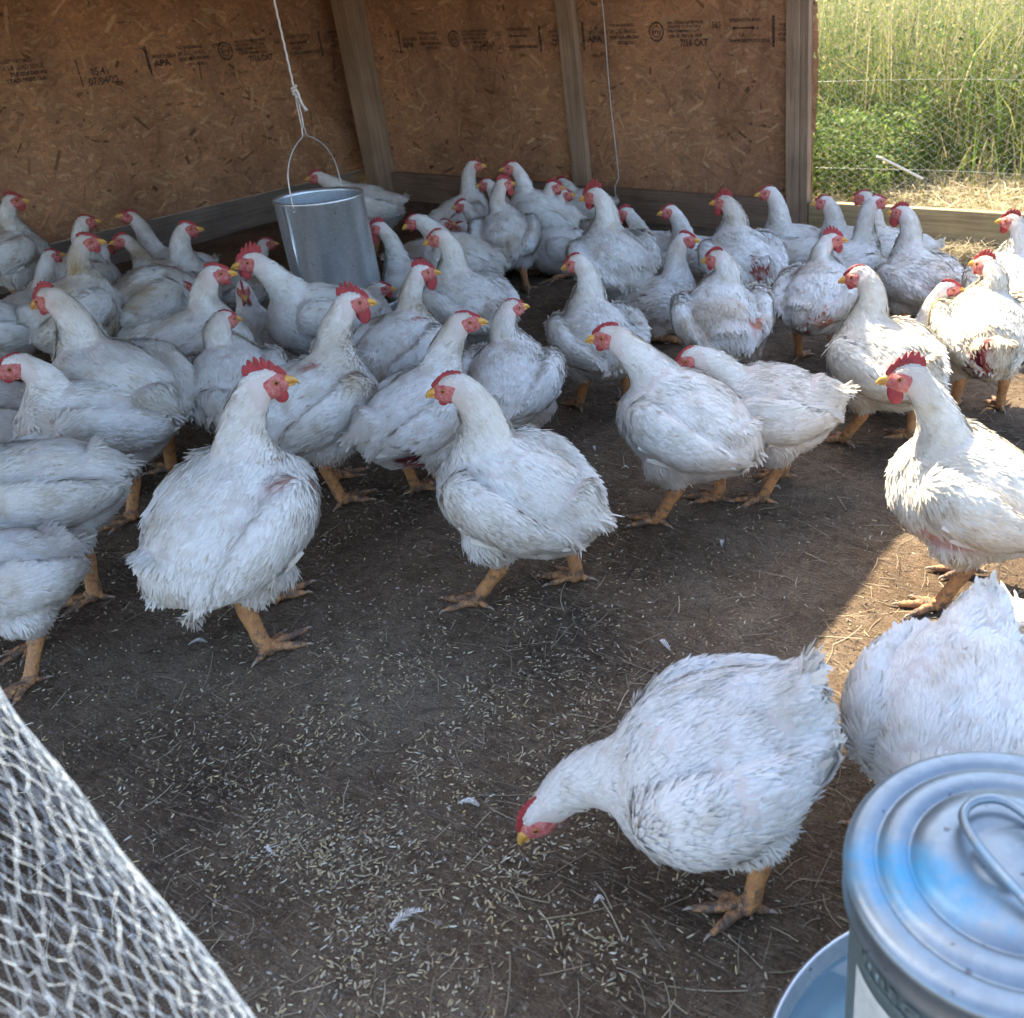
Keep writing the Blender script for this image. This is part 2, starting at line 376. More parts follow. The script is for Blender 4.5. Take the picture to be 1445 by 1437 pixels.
# ------------------------------------------------------------------ grain, straw on the ground
def litter():
    # grain: six-sided lozenges (top and side faces)
    P = []; 
    def clump(n, c, s):
        return np.c_[rng.normal(c[0], s[0], n), rng.normal(c[1], s[1], n)]
    pts = [np.c_[rng.uniform(-2.6, .5, 5200), rng.uniform(.3, 1.6, 5200)], np.c_[rng.uniform(-2.2, .4, 2500), rng.uniform(.3, 1.3, 2500)], np.c_[rng.uniform(-4, .5, 1500), rng.uniform(1.4, 3.6, 1500)]]
    for px, py, n, s in ((560, 1180, 900, .10), (430, 1110, 500, .09), (380, 1210, 600, .06), (700, 1040, 600, .09), (500, 1000, 420, .08), (650, 1330, 600, .07), (300, 1040, 300, .08),
                         (800, 940, 350, .10), (480, 1290, 350, .05), (900, 1330, 400, .05), (620, 950, 350, .1), (1000, 860, 200, .1), (420, 1400, 350, .05), (760, 1230, 300, .05)):
        g = gz(px, py); pts.append(clump(n, g, (s, s)))
    Q = np.concatenate(pts); Q = Q[(Q[:, 1] > .15) & (Q[:, 0] < .6)]
    Q = Q[rng.random(len(Q)) < np.array([.35+1.1*max(-.25, mnoise.noise(Vector((x*9, y*9, 2.)))+.15) for x, y in Q])]; k = len(Q); L = rng.uniform(.0030, .0062, k); Wd = rng.uniform(.0009, .0016, k); a = rng.uniform(0, PI, k)
    frag = rng.random(k) < .45; L[frag] *= .45; Wd[frag] *= 1.05
    z = np.array([gh(x, y) for x, y in Q])+.0012
    d = np.c_[np.cos(a), np.sin(a), rng.normal(0, .18, k)]; s = np.c_[-np.sin(a), np.cos(a), np.zeros(k)]
    c = np.c_[Q, z]
    def pt(u, v, h): return c+d*(L*u)[:, None]+s*(Wd*v)[:, None]+np.array([0, 0, 1])*(Wd*h)[:, None]
    A = [pt(-1, 0, 0), pt(-.45, 1, 0), pt(.45, 1, 0), pt(1, 0, 0), pt(.45, -1, 0), pt(-.45, -1, 0)]; R0, R1 = pt(-.5, 0, 1.0), pt(.5, 0, 1.0)
    quads = [np.stack([A[0], R0, R1, A[1]], 1), np.stack([A[1], R1, A[3], A[2]], 1), np.stack([A[0], A[5], R1, R0], 1), np.stack([A[5], A[4], A[3], R1], 1)]
    base = np.array([[.62, .50, .33], [.74, .66, .50], [.46, .35, .22], [.70, .56, .30], [.78, .74, .64]])
    cc = np.array([1, .96, .88])*base[rng.choice(5, k, p=[.36, .25, .2, .09, .1])]*rng.uniform(.6, 1.05, k)[:, None]
    spk = None; o = quads_mesh('grain', np.concatenate(quads), np.tile(cc, (4, 1)), M['litter'])
    tag(o, 'pale oat and cracked corn grain scattered on dark soil', 'grain', kind='stuff')
    # straw, dry stems and rootlets
    k = 19000; Q = np.c_[rng.uniform(-4.1, .5, k), rng.uniform(.2, 3.65, k)]
    L = rng.uniform(.006, .028, k)*rng.choice([1, 1, 1.8], k); a = rng.uniform(0, 2*PI, k); wd = rng.uniform(.0003, .0009, k)
    z = np.array([gh(x, y) for x, y in Q])+.002; d = np.c_[np.cos(a), np.sin(a), rng.normal(0, .10, k)]; s = np.c_[-np.sin(a), np.cos(a), np.zeros(k)]
    c = np.c_[Q, z]; bend = rng.normal(0, .12, k)
    st = [c+d*(L*u)[:, None]+s*(L*bend*(1-u*u))[:, None] for u in (-1, -.33, .33, 1)]
    qs = [np.stack([st[i]-s*wd[:, None], st[i+1]-s*wd[:, None], st[i+1]+s*wd[:, None], st[i]+s*wd[:, None]], 1) for i in range(3)]
    cc = np.array([[.30, .23, .15], [.13, .10, .075], [.48, .40, .27]])[rng.choice(3, k, p=[.45, .35, .2])]*rng.uniform(.6, 1.1, k)[:, None]
    o = quads_mesh('straw_litter', np.concatenate(qs), np.tile(cc, (3, 1)), M['litter'])
    tag(o, 'thin dry straw and stem litter trodden into the soil', 'straw', kind='stuff')
    # small soil crumbs
    k = 26000; Q = np.c_[rng.uniform(-3.6, .5, k), .2+2.8*rng.random(k)**1.5]; z = np.array([gh(x, y) for x, y in Q])
    r = np.minimum(rng.gamma(2, .0009, k)+.0006, .0038); a = rng.uniform(0, 2*PI, k); c = np.c_[Q, z]
    ring = [c+np.c_[np.cos(a+i*PI/2)*r*rng.uniform(.7, 1.4, k), np.sin(a+i*PI/2)*r*rng.uniform(.7, 1.4, k), -.001+0*r] for i in range(4)]
    top = c+np.c_[0*r, 0*r, r*rng.uniform(.6, 1.3, k)]
    ts = np.concatenate([np.stack([ring[i], ring[(i+1) % 4], top], 1) for i in range(4)])
    cc = np.array([.20, .155, .12])*rng.uniform(.5, 1.7, k)[:, None]
    o = quads_mesh('soil_crumbs', ts, np.tile(cc, (4, 1)), M['litter'], 3)
    tag(o, 'loose dark soil crumbs on the pen floor', 'soil crumbs', kind='stuff')
    # tiny pale crumbs of feed dust
    k = 9000; Q = np.concatenate([np.c_[rng.uniform(-2.2, .5, k//2), rng.uniform(.3, 1.7, k//2)], np.c_[rng.normal(gz(560, 1130)[0], .28, k-k//2), rng.normal(gz(560, 1130)[1], .22, k-k//2)]]); z = np.array([gh(x, y) for x, y in Q])
    r = rng.uniform(.0004, .0011, k); a = rng.uniform(0, 2*PI, k); c = np.c_[Q, z+.001]; e1 = np.c_[np.cos(a), np.sin(a), 0*a]; e2 = np.c_[-np.sin(a), np.cos(a), 0*a]
    q = np.stack([c+e1*r[:, None], c+e2*r[:, None]*.8+[0, 0, .0006], c-e1*r[:, None], c-e2*r[:, None]*.8], 1)
    o = quads_mesh('feed_crumbs', q, np.array([.78, .70, .52])*rng.uniform(.5, 1.1, k)[:, None], M['litter']); tag(o, 'tiny pale feed crumbs peppering the soil', 'feed crumbs', kind='stuff')
    # straw pile by the right rail
    k = 900; g = gz(1358, 362); Q = np.c_[rng.normal(g[0], .13, k), rng.normal(g[1]+.02, .07, k)]; Q[:, 1] = np.minimum(Q[:, 1], YR-.05)
    L = rng.uniform(.01, .05, k); a = rng.uniform(0, 2*PI, k); wd = rng.uniform(.0006, .0016, k); c = np.c_[Q, .005+rng.random(k)*.035]
    d = np.c_[np.cos(a), np.sin(a), rng.normal(0, .35, k)]; s = np.c_[-np.sin(a), np.cos(a), np.zeros(k)]
    q = np.stack([c-d*L[:, None]-s*wd[:, None], c+d*L[:, None]-s*wd[:, None], c+d*L[:, None]+s*wd[:, None], c-d*L[:, None]+s*wd[:, None]], 1)
    o = quads_mesh('straw_heap', q, np.array([.52, .43, .26])*rng.uniform(.5, 1.2, k)[:, None], M['litter'])
    tag(o, 'small heap of pale dry straw against the right wooden rail', 'straw', kind='stuff')
litter()

# ------------------------------------------------------------------ OSB walls
def osb_panel(mb, origin, U, Vv, Nn, w_, h_, seed, wavy=False):
    """sheet with real strands: thin overlapping flakes; origin lower corner, U along, Vv up, Nn towards inside"""
    r = np.random.default_rng(seed); origin, U, Vv, Nn = map(lambda a: np.array(a, float), (origin, U, Vv, Nn)); t = .011
    C8 = [origin+U*a*w_+Vv*b*h_-Nn*c*t for a in (0, 1) for b in (0, 1) for c in (0, 1)]
    base = np.array([.42, .24, .15])
    mb.add(C8, [(0, 2, 3, 1), (4, 5, 7, 6), (0, 1, 5, 4), (2, 6, 7, 3), (0, 4, 6, 2), (1, 3, 7, 5)], M['osb'], base)
    k = int(w_*h_*5200); L = r.uniform(.012, .055, k); wd = r.uniform(.0015, .009, k); a = np.where(r.random(k) < .6, r.normal(0, .55, k), r.uniform(0, PI, k))
    cu = r.uniform(0, w_, k); cv = r.uniform(0, h_, k); tone = r.normal(1, .10, k).clip(.6, 1.35)
    hue = r.random(k); col = np.where((hue < .45)[:, None], np.array([.54, .285, .150]), np.where((hue < .92)[:, None], np.array([.47, .245, .135]), np.array([.62, .38, .21])))*tone[:, None]
    dk = r.random(k) < .02; col[dk] *= .45
    ca, sa = np.cos(a), np.sin(a); vs = []
    for (p, q) in ((-1, -.6), (-.75, -1), (.8, -.9), (1, .3), (.7, 1), (-.9, .8)):
        jp = p*(1+r.normal(0, .12, k)); jq = q*(1+r.normal(0, .15, k))
        u = (cu+L*jp*ca-wd*jq*sa).clip(.001, w_-.001); v = (cv+L*jp*sa+wd*jq*ca).clip(.001, h_-.001)
        vs.append(origin+np.outer(u, U)+np.outer(v, Vv))
    off = .0003+np.linspace(0, .0012, k)
    V = np.stack(vs, 1)+(off[:, None, None])*Nn
    n0 = mb.n; mb.add(V.reshape(-1, 3), [], M['osb'], np.repeat(col, 6, axis=0))
    ix = np.arange(n0, mb.n).reshape(-1, 6).tolist()
    if np.dot(np.cross(U, Vv), Nn) < 0: ix = [q[::-1] for q in ix]
    mb.f += [tuple(q) for q in ix]; mb.m += [mb.mi(M['osb'])]*len(ix)

def stamp(parent, origin, U, Vv, Nn, s=1.0, which='full', name='stamp'):
    """mill stamp: rows of black print. origin = centre line left end"""
    origin, U, Vv, Nn = map(lambda a: np.array(a, float), (origin, U, Vv, Nn)); mb = MB()
    def put(txt, u, v, size, sx=1.0, bold=.0006):
        V, F = text_geo(txt, size*s, sx, bold*s)
        if not len(V): return
        W = origin+np.outer(V[:, 0]+u*s, U)+np.outer(V[:, 1]+v*s, Vv)+Nn*.0022
        mb.add(W, F, M['ink'])
    def bar(u, v0, v1, wdt=.008):
        q = [origin+U*(u+a*wdt/2)*s+Vv*v*s+Nn*.0022 for a, v in ((-1, v0), (1, v0), (1, v1), (-1, v1))]
        mb.add(q, [(0, 1, 2, 3)], M['ink'])
    if which == 'full':
        bar(0, -.055, .06, .012)
        put('NORTHERN', .025, .008, .022, .95); put('APA', .025, -.022, .034, 1.25, .002)
        put('THE ENGINEERED', .15, .036, .017); put('24 OC  WALL', .15, .010, .025, .95); put('SIZED FOR SPACING', .15, -.012, .018, .95, .001); put('EXPOSURE 1', .19, -.034, .018)
        a = np.linspace(0, 2*PI, 25)
        for r0, r1 in ((.040, .032), (.024, .019)):
            V = [origin+U*(.40+rr*math.cos(t))*s+Vv*(.012+rr*math.sin(t))*s+Nn*.0022 for rr in (r0, r1) for t in a]
            mb.add(V, [(i, i+1, 26+i, 25+i) for i in range(24)], M['ink'])
        put('APA', .378, .004, .020, 1.1)
        put('STRUCTURAL RATED PANEL', .46, .040, .015, .95); put('SHEATHING  SPAN 24/16', .46, .024, .016, .95); put('PERFORMANCE CAT', .46, .007, .016, 1.1)
        put('PS2-18  PRP-108  HUD', .47, -.012, .017, 1.0, .001); put('7/16 CAT', .52, -.045, .036, .95, .0016)
        put('565', .68, .020, .034, .9); put('L', .72, -.018, .018)
        put('STRENGTH AXIS', .765, .040, .019, 1.05)
        bar2 = [(.775, .018), (.885, .018)]
        q = [origin+U*u*s+Vv*v*s+Nn*.0022 for u, v in ((.785, .014), (.875, .014), (.875, .020), (.785, .020))]; mb.add(q, [(0, 1, 2, 3)], M['ink'])
        for u0, u1 in ((.79, .772), (.87, .888)):
            q = [origin+U*u*s+Vv*v*s+Nn*.0022 for u, v in ((u0, .008), (u0, .026), (u1, .017))]; mb.add(q, [(0, 1, 2)], M['ink'])
        put('L.A.', .81, -.014, .020); put('WWW.APAWOOD.ORG', .765, -.036, .018, .95, .001)
        bar(.97, -.055, .06, .012)
    elif which == 'tail':
        put('KEEP DRY MILL 4', 0.0, .034, .018); put('1 1/8 LEAD EDGE', 0.0, .010, .022, .95); put('TILE SIDE DOWN', .02, -.012, .018, 1, .001); put('COLD PRESS OSB', 0.0, -.034, .020, 1, .001)
    elif which == 'date':
        bar(0, -.055, .05, .005)
        put('05:41', .05, -.012, .038, .95, .0012); put('07/04/22', .028, -.048, .038, 1.0, .0012)
    o = mb.build(name, parent=parent, smooth=False)
    for m_ in o.data.polygons: m_.use_smooth = False
    return o

def wood(name, lo, hi, mat, parent, bev=.003):
    mb = MB(); mb.box(lo, hi, mat, bev=bev); return mb.build(name, parent=parent, smooth=False)

# left wall
LW = empty('osb_wall', (XL, 2.0, 0)); tag(LW, 'left OSB wall with date stamp 07/04/22 above a grey bottom rail', 'wall', 'OSB walls of the pen')
mb = MB(); osb_panel(mb, (XL-.001, 3.9, .1418), (0, -1, 0), (0, 0, 1), (1, 0, 0), 4.4, 1.12, 11); o = mb.build('sheet', parent=LW, smooth=False); o.location = (-XL, -2.0, 0)
for nm, lo, hi in (('bottom_rail', (XL-.03, -.4, -.01), (XL+.008, 3.86, .140)), ('outer_rail', (XL-.07, -.4, 1.15), (XL-.034, 3.7, 1.24))):
    o = wood(nm, lo, hi, M['rail_y'], LW); o.location = (-XL, -2.0, 0)
for (y, wh, nm) in ((2.78, 'full', 'mill_stamp'), (2.467, 'date', 'date_stamp')):
    zc = .762 if wh == 'full' else .745
    o = stamp(LW, (XL, y, zc), (0, 1, 0), (0, 0, 1), (1, 0, 0), .98, wh, nm); o.location = (-XL, -2.0, 0)
o = stamp(LW, (XL, 2.18, .77), (0, 1, 0), (0, 0, 1), (1, 0, 0), 1.0, 'tail', 'mill_stamp'); o.location = (-XL, -2.0, 0)
o = stamp(LW, (XL, 1.15, .77), (0, 1, 0), (0, 0, 1), (1, 0, 0), .98, 'full', 'mill_stamp'); o.location = (-XL, -2.0, 0)
o = stamp(LW, (XL, 3.79, .775), (0, 1, 0), (0, 0, 1), (1, 0, 0), .9, 'tail', 'mill_stamp'); o.location = (-XL, -2.0, 0)
# rear wall
RW = empty('osb_wall', (-1.6, YR, 0)); RW.rotation_euler = (0, 0, -.047); tag(RW, 'back OSB wall with stamped lettering between wooden studs', 'wall', 'OSB walls of the pen')
def atR(o): o.location = (1.6, -YR, 0); return o
mb = MB(); osb_panel(mb, (XL-.03, YR+.001, .10), (1, 0, 0), (0, 0, 1), (0, -1, 0), 2.71, 1.17, 12); s_ = mb.build('sheet', parent=RW, smooth=False); atR(s_)
for v in s_.data.vertices:      # warped free edge beyond the end post
    if v.co.x > -1.62: v.co.y += .0; v.co.x += .028*math.sin((v.co.z-.1)*2.9)**2*(v.co.x+1.62)/.08-.02*(v.co.x+1.62)/.08
atR(wood('bottom_rail', (-3.988, YR-.038, -.01), (-1.665, YR-.001, .140), M['rail_x'], RW))
atR(wood('stud', (-2.765, YR-.038, .1405), (-2.676, YR-.001, 1.26), M['stud'], RW))
atR(wood('corner_post', (-4.088, YR-.125, -.01), (-3.99, YR-.002, 1.26), M['stud'], RW))
atR(wood('end_post', (-1.662, YR-.040, -.01), (-1.604, YR-.001, 1.26), M['stud'], RW))
atR(wood('end_post', (-1.6025, YR-.036, -.01), (-1.566, YR-.001, 1.26), M['stud'], RW))
for u, wh in ((-3.79, 'full'), (-2.845, 'tail'), (-2.65, 'full2'), (-1.71, 'tail')):
    if wh == 'full2': atR(stamp(RW, (-2.655, YR, .758), (1, 0, 0), (0, 0, 1), (0, -1, 0), .95, 'full', 'mill_stamp'))
    else: atR(stamp(RW, (u, YR, .752), (1, 0, 0), (0, 0, 1), (0, -1, 0), .92 if wh == 'full' else .75, wh, 'mill_stamp'))
# string on the rear wall
def string_():
    a = np.array([-2.545, YR-.006, 1.2]); pts = [np.array([-2.548+.025*math.sin((1.2-z)*1.5)+.004*math.sin(z*9), YR+.044-(.046 if z < .15 else .010), z]) for z in np.linspace(1.2, .03, 40)]
    mb = MB(); mb.tube(pts, .0022, M['rope'], n=5); o = mb.build('string'); tag(o, 'thin tan string hanging down the back OSB wall right of the stud', 'string')
M['rope2'] = M['stud']
string_()
# roof out of view, plus an added panel to shade drinker and nearby hen
mb = MB(); mb.box((XL-.25, -.9, 1.275), (-1.395, YR+.25, 1.30), M['roofm']); mb.box((-1.43, .66, 1.303), (-.45, 1.46, 1.32), M['roofm'])
tag(mb.build('roof_and_shade_panel', smooth=False), 'flat board roof over the pen, with an added panel that keeps sun off the drinker', 'roof')

# right side: wooden rail with chicken wire above
RF = empty('wire_fence', (-.6, YR, 0)); tag(RF, 'chicken wire fence over a pale wooden rail on the open right side', 'fence')
o = wood('rail', (-1.562, YR-.038, -.01), (1.2, YR, .140), M['rail_fresh'], RF); o.location = (.6, -YR, 0)
def hexmesh(mb, fn, u0, u1, v0, v1, cell, rad, mat, ns=3, jit=.0, lim=2):
    """hexagonal netting; fn maps (u,v)->3D. twisted sides run along v"""
    r = np.random.default_rng(3); dx = cell; dy = cell*.87; segs = []
    nu = int((u1-u0)/dx)+1; nv = int((v1-v0)/dy)+1; a = cell*.30
    J = {}
    def P(i, j, k):
        key = (i, j, k)
        if key not in J:
            u = u0+(i+(.5 if j % 2 else 0))*dx; v = v0+j*dy+(0 if k == 0 else a)
            J[key] = (u+r.normal(0, jit)*cell, v+r.normal(0, jit)*cell)
        return J[key]
    for j in range(nv):
        for i in range(nu):
            segs.append((P(i, j, 0), P(i, j, 1), 1.5))
            if j % 2 == 0: nb = ((i-1, j+1), (i, j+1))
            else: nb = ((i, j+1), (i+1, j+1))
            for b in nb: segs.append((P(i, j, 1), P(b[0], b[1], 0), 1.0))
    V = []; F = []; k = 0
    for (p, q, t) in segs:
        A, B = np.array(fn(*p)), np.array(fn(*q)); T = B-A; ln = np.linalg.norm(T)
        if ln < 1e-6 or ln > cell*lim: continue
        T /= ln; a1 = np.cross(T, [.3, .5, .81]); a1 /= np.linalg.norm(a1); b1 = np.cross(T, a1)
        for X in (A, B):
            for m_ in range(ns):
                th = 2*PI*m_/ns; V.append(X+(a1*math.cos(th)+b1*math.sin(th))*rad*t)
        F += [(k+m_, k+(m_+1) % ns, k+ns+(m_+1) % ns, k+ns+m_) for m_ in range(ns)]; k += 2*ns
    mb.add(V, F, mat)
mb = MB()
hexmesh(mb, lambda u, v: (v+.004*math.sin(u*17), YR+.006+.006*math.sin(v*7)*math.sin(u*5), u+.005*math.sin(v*9)), .10, 1.15, -1.545, .6, .027, .00045, M['wire'], 3, .09)
for z in (.27, .585, .90):
    mb.tube([(x, YR+.006, z+.004*math.sin(x*5+z)) for x in np.linspace(-1.55, .6, 30)], .0004, M['wire'], n=4)
o = mb.build('wire_netting', parent=RF); o.location = (.6, -YR, 0)

# ------------------------------------------------------------------ field outside
def field():
    r = np.random.default_rng(9); parts = []; cols = []
    def blades(n, xr, yr, hmin, hmax, wd, pal, pw, lean=.25, power=1.0, zb=0, seed=False):
        x = r.uniform(*xr, n); y = yr[0]+(yr[1]-yr[0])*r.random(n)**power; h = r.uniform(hmin, hmax, n)
        a = r.uniform(0, 2*PI, n); ln = np.abs(r.normal(0, lean, n)); f = r.uniform(0, PI, n)
        d = np.c_[np.cos(a), np.sin(a), 0*a]; s = np.c_[np.cos(f), np.sin(f), 0*a]; c = np.c_[x, y, np.full(n, zb)]
        up = np.array([0, 0, 1.]); W_ = wd*r.uniform(.6, 1.4, n)
        ks = [0, .35, .7, 1.0]; ws = [1, 1, .7, .08]
        pts = [c+up*(h*k*(1-.25*ln*k*k))[:, None]+d*(h*ln*k*k)[:, None] for k in ks]
        for i in range(3):
            parts.append(np.stack([pts[i]-s*(W_*ws[i])[:, None], pts[i]+s*(W_*ws[i])[:, None], pts[i+1]+s*(W_*ws[i+1])[:, None], pts[i+1]-s*(W_*ws[i+1])[:, None]], 1))
        cc = np.array(pal)[r.choice(len(pal), n, p=pw)]*r.uniform(.65, 1.3, n)[:, None]
        for i in range(3): cols.append(cc)
        if seed:
            t = pts[3]; 
            for q in range(5):
                o1 = t+np.c_[r.normal(0, .006, n), r.normal(0, .006, n), r.uniform(-.06, 0, n)]; sz = r.uniform(.003, .007, n)
                e = r.normal(0, 1, (n, 3)); e /= np.linalg.norm(e, axis=1)[:, None]; g = np.cross(e, [0, 0, 1.])
                parts.append(np.stack([o1-e*sz[:, None], o1-g*sz[:, None]*.5, o1+e*sz[:, None]*1.5, o1+g*sz[:, None]*.5], 1)); cols.append(np.array([.42, .36, .20])*r.uniform(.7, 1.2, n)[:, None])
    def leaves(n, xr, yr, zr, size, pal, pw, slope=0):
        x = r.uniform(*xr, n); y = r.uniform(*yr, n); z = r.uniform(0, 1, n)**1.3*(zr[1]-zr[0])*(1+.35*np.array([mnoise.noise(Vector((a*3.1, b*2.2, 8.))) for a, b in zip(x, y)]))+zr[0]
        # clumped density
        keep = np.array([mnoise.noise(Vector((a*2.6, b*2.6, c_*3))) for a, b, c_ in zip(x, y, z)]) > -.22; x, y, z = x[keep], y[keep], z[keep]; n = len(x)
        e = r.normal(0, 1, (n, 3)); e[:, 2] = np.abs(e[:, 2])*.6; e /= np.linalg.norm(e, axis=1)[:, None]
        g = np.cross(e, r.normal(0, 1, (n, 3))); g /= np.linalg.norm(g, axis=1)[:, None]; sz = size*r.uniform(.5, 1.5, n); c = np.c_[x, y, z]
        parts.append(np.stack([c, c+e*sz[:, None]*.5+g*sz[:, None]*.24, c+e*sz[:, None], c+e*sz[:, None]*.5-g*sz[:, None]*.24], 1))
        cols.append(np.array(pal)[r.choice(len(pal), n, p=pw)]*r.uniform(.6, 1.35, n)[:, None])
    G, YG, ST, DG = [.125, .20, .045], [.27, .29, .085], [.52, .43, .24], [.06, .11, .03]
    blades(15000, (-4.5, 3.5), (5.3, 8.5), .50, 1.15, .0022, [G, YG, ST], [.3, .35, .35], .5, 1.2, 0, True)
    blades(17000, (-4.5, 3.5), (5.0, 8.0), .25, .95, .0034, [G, YG, ST, DG], [.35, .38, .17, .10], .55, 1.3)
    leaves(34000, (-3.6, 2.2), (4.95, 6.2), (.03, .62), .026, [G, YG, DG], [.55, .3, .15])
    leaves(48000, (-3.6, 2.2), (5.1, 7.4), (.25, 1.05), .019, [G, YG, ST], [.32, .38, .30])
    leaves(15000, (-2.3, -1.42), (4.2, 5.0), (.02, .36), .026, [G, YG], [.7, .3])
    blades(12000, (-3.5, 2), (3.95, 5.3), .03, .12, .0022, [ST, YG, G], [.8, .13, .07], .9)
    blades(2600, (-3.5, 2), (4.8, 5.3), .12, .34, .004, [G, YG, ST], [.4, .35, .25], .5)
    blades(7000, (-12, 12), (8, 20), .6, 1.1, .006, [G, YG, ST], [.3, .35, .35], .2)
    V = np.concatenate(parts); C = np.concatenate(cols)
    o = quads_mesh('tall_grass', V, C, M['grass']); tag(o, 'tall sunlit weeds and dry grass beyond the wire', 'grass', kind='stuff')
    # cut straw lying along the rail outside
    k = 16000; Q = np.c_[r.uniform(-3.2, 2, k), r.uniform(3.85, 5.3, k)]; L = r.uniform(.02, .09, k); a = r.uniform(0, 2*PI, k); wd = r.uniform(.001, .0028, k)
    c = np.c_[Q, .005+r.random(k)*.05]; d = np.c_[np.cos(a), np.sin(a), r.normal(0, .25, k)]; s = np.c_[-np.sin(a), np.cos(a), r.normal(0, .3, k)]
    q = np.stack([c-d*L[:, None]-s*wd[:, None], c+d*L[:, None]-s*wd[:, None]*.5, c+d*L[:, None]+s*wd[:, None]*.5, c-d*L[:, None]+s*wd[:, None]], 1)
    o = quads_mesh('cut_straw', q, np.array([.66, .55, .34])*r.uniform(.5, 1.2, k)[:, None], M['litter']); tag(o, 'flattened pale cut grass lying along the outside of the rail', 'straw', kind='stuff')
field()
a = gz(1240, 221, .24); b_ = gz(1300, 251, .13); mb = MB()
mb.box((-.5*np.linalg.norm(b_-a), -.022, -.004), (.5*np.linalg.norm(b_-a), .022, .004), M['white_plastic'], bev=.002)
o = mb.build('plastic_strip', smooth=False); o.location = (a+b_)/2; o.rotation_euler = Vector(b_-a).to_track_quat('X', 'Z').to_euler(); tag(o, 'flat white strip lying in the weeds beyond the wire', 'strip')
# ------------------------------------------------------------------ hanging feeder and its cord
def lathe(mb, prof, mat, n=64, c=(0, 0), cap=False):
    V = []; 
    for (r_, z) in prof:
        for i in range(n): V.append((c[0]+r_*math.cos(2*PI*i/n), c[1]+r_*math.sin(2*PI*i/n), z))
    F = [(j*n+i, j*n+(i+1) % n, (j+1)*n+(i+1) % n, (j+1)*n+i) for j in range(len(prof)-1) for i in range(n)]
    if cap: F.append(tuple((len(prof)-1)*n+i for i in range(n)))
    mb.add(V, F, mat)
FZ, FR = .432, .132
FP = gz(449, 275, FZ)
def feeder():
    t = empty('hanging_feeder', (FP[0], FP[1], 0)); tag(t, 'tall galvanised tube feeder hanging from a white cord among the hens', 'feeder')
    mb = MB(); lathe(mb, [(FR, .085), (FR, FZ-.012), (FR+.003, FZ-.006), (FR+.002, FZ), (FR-.002, FZ), (FR-.003, FZ-.01)], M['galv'])
    mb.box((-.004, -FR-.003, .09), (.004, -FR+.001, FZ-.01), M['galv']); mb.build('tube', parent=t)
    mb = MB(); lathe(mb, [(FR-.0035, FZ-.01), (FR-.004, .09), (.09, .17), (.0, .24)], M['galv_in']); mb.build('inner_lining', parent=t)
    mb = MB(); lathe(mb, [(.0, .055), (.16, .055), (.185, .066), (.192, .105), (.196, .108), (.198, .104), (.190, .06), (.165, .048), (0, .048)], M['galv']); mb.build('pan', parent=t)
    # bail: two arms rising to a pinched loop
    vdir = (gz(484, 262, FZ)-gz(409, 289, FZ))[:2]; vdir /= np.linalg.norm(vdir)
    pts2 = [(-1.02, -.022), (-1.0, .03), (-.92, .085), (-.66, .130), (-.32, .158), (-.10, .170), (-.05, .192), (0, .203), (.05, .192), (.10, .170), (.32, .158), (.66, .130), (.92, .085), (1.0, .03), (1.02, -.022)]
    pts = catmull([(p*FR*vdir[0], p*FR*vdir[1], FZ+q) for p, q in pts2], 5)
    mb = MB(); mb.tube(pts, .0021, M['wire'], n=6)
    for s in (-1, 1): mb.tube([(s*1.06*FR*vdir[0], s*1.06*FR*vdir[1], FZ-.022), (s*.94*FR*vdir[0], s*.94*FR*vdir[1], FZ-.022)], .0024, M['wire'], n=6)
    mb.build('bail', parent=t)
    # hook and cord
    r = empty('rope', (FP[0], FP[1], 1.27)); tag(r, 'white rope with a knot and steel hook holding up the tube feeder', 'rope')
    zt = FZ+.203; mb = MB()
    hk = catmull([(0.006, 0, zt+.06), (.006, 0, zt+.02), (.004, 0, zt-.006), (0, 0, zt-.011), (-.005, 0, zt-.004), (-.004, 0, zt+.012), (-.003, 0, zt+.06), (.001, 0, zt+.072), (.006, 0, zt+.06)], 4); hk[:, 2] -= 1.27
    mb.tube(hk, .0022, M['wire'], n=6); mb.build('hook', parent=r)
    mb = MB(); z0 = zt+.07-1.27
    n_ = 60; mb.tube([(.0008*math.cos(i*2.1), .0008*math.sin(i*2.1), z0+(0-z0)*i/n_) for i in range(n_+1)], .0030, M['rope'], n=6)
    for k in range(3):
        ang = k*1.1; mb.tube(catmull([(.006*math.cos(ang+a)*(1+.2*k), .006*math.sin(ang+a), z0+.004+k*.010+.002*a) for a in np.linspace(0, 5.6, 8)], 3), .0034, M['rope'], n=6)
    mb.tube(catmull([(0, 0, z0+.030), (.009, .002, z0+.018), (.013, .002, z0-.004), (.019, .004, z0-.022)], 4), .0036, M['rope'], n=6)
    mb.tube(catmull([(.019, .004, z0-.022), (.022, .006, z0-.028), (.026, .004, z0-.031)], 3), [.0042]*6+[.006], M['rope'], n=7)
    mb.build('strand', parent=r)
feeder()

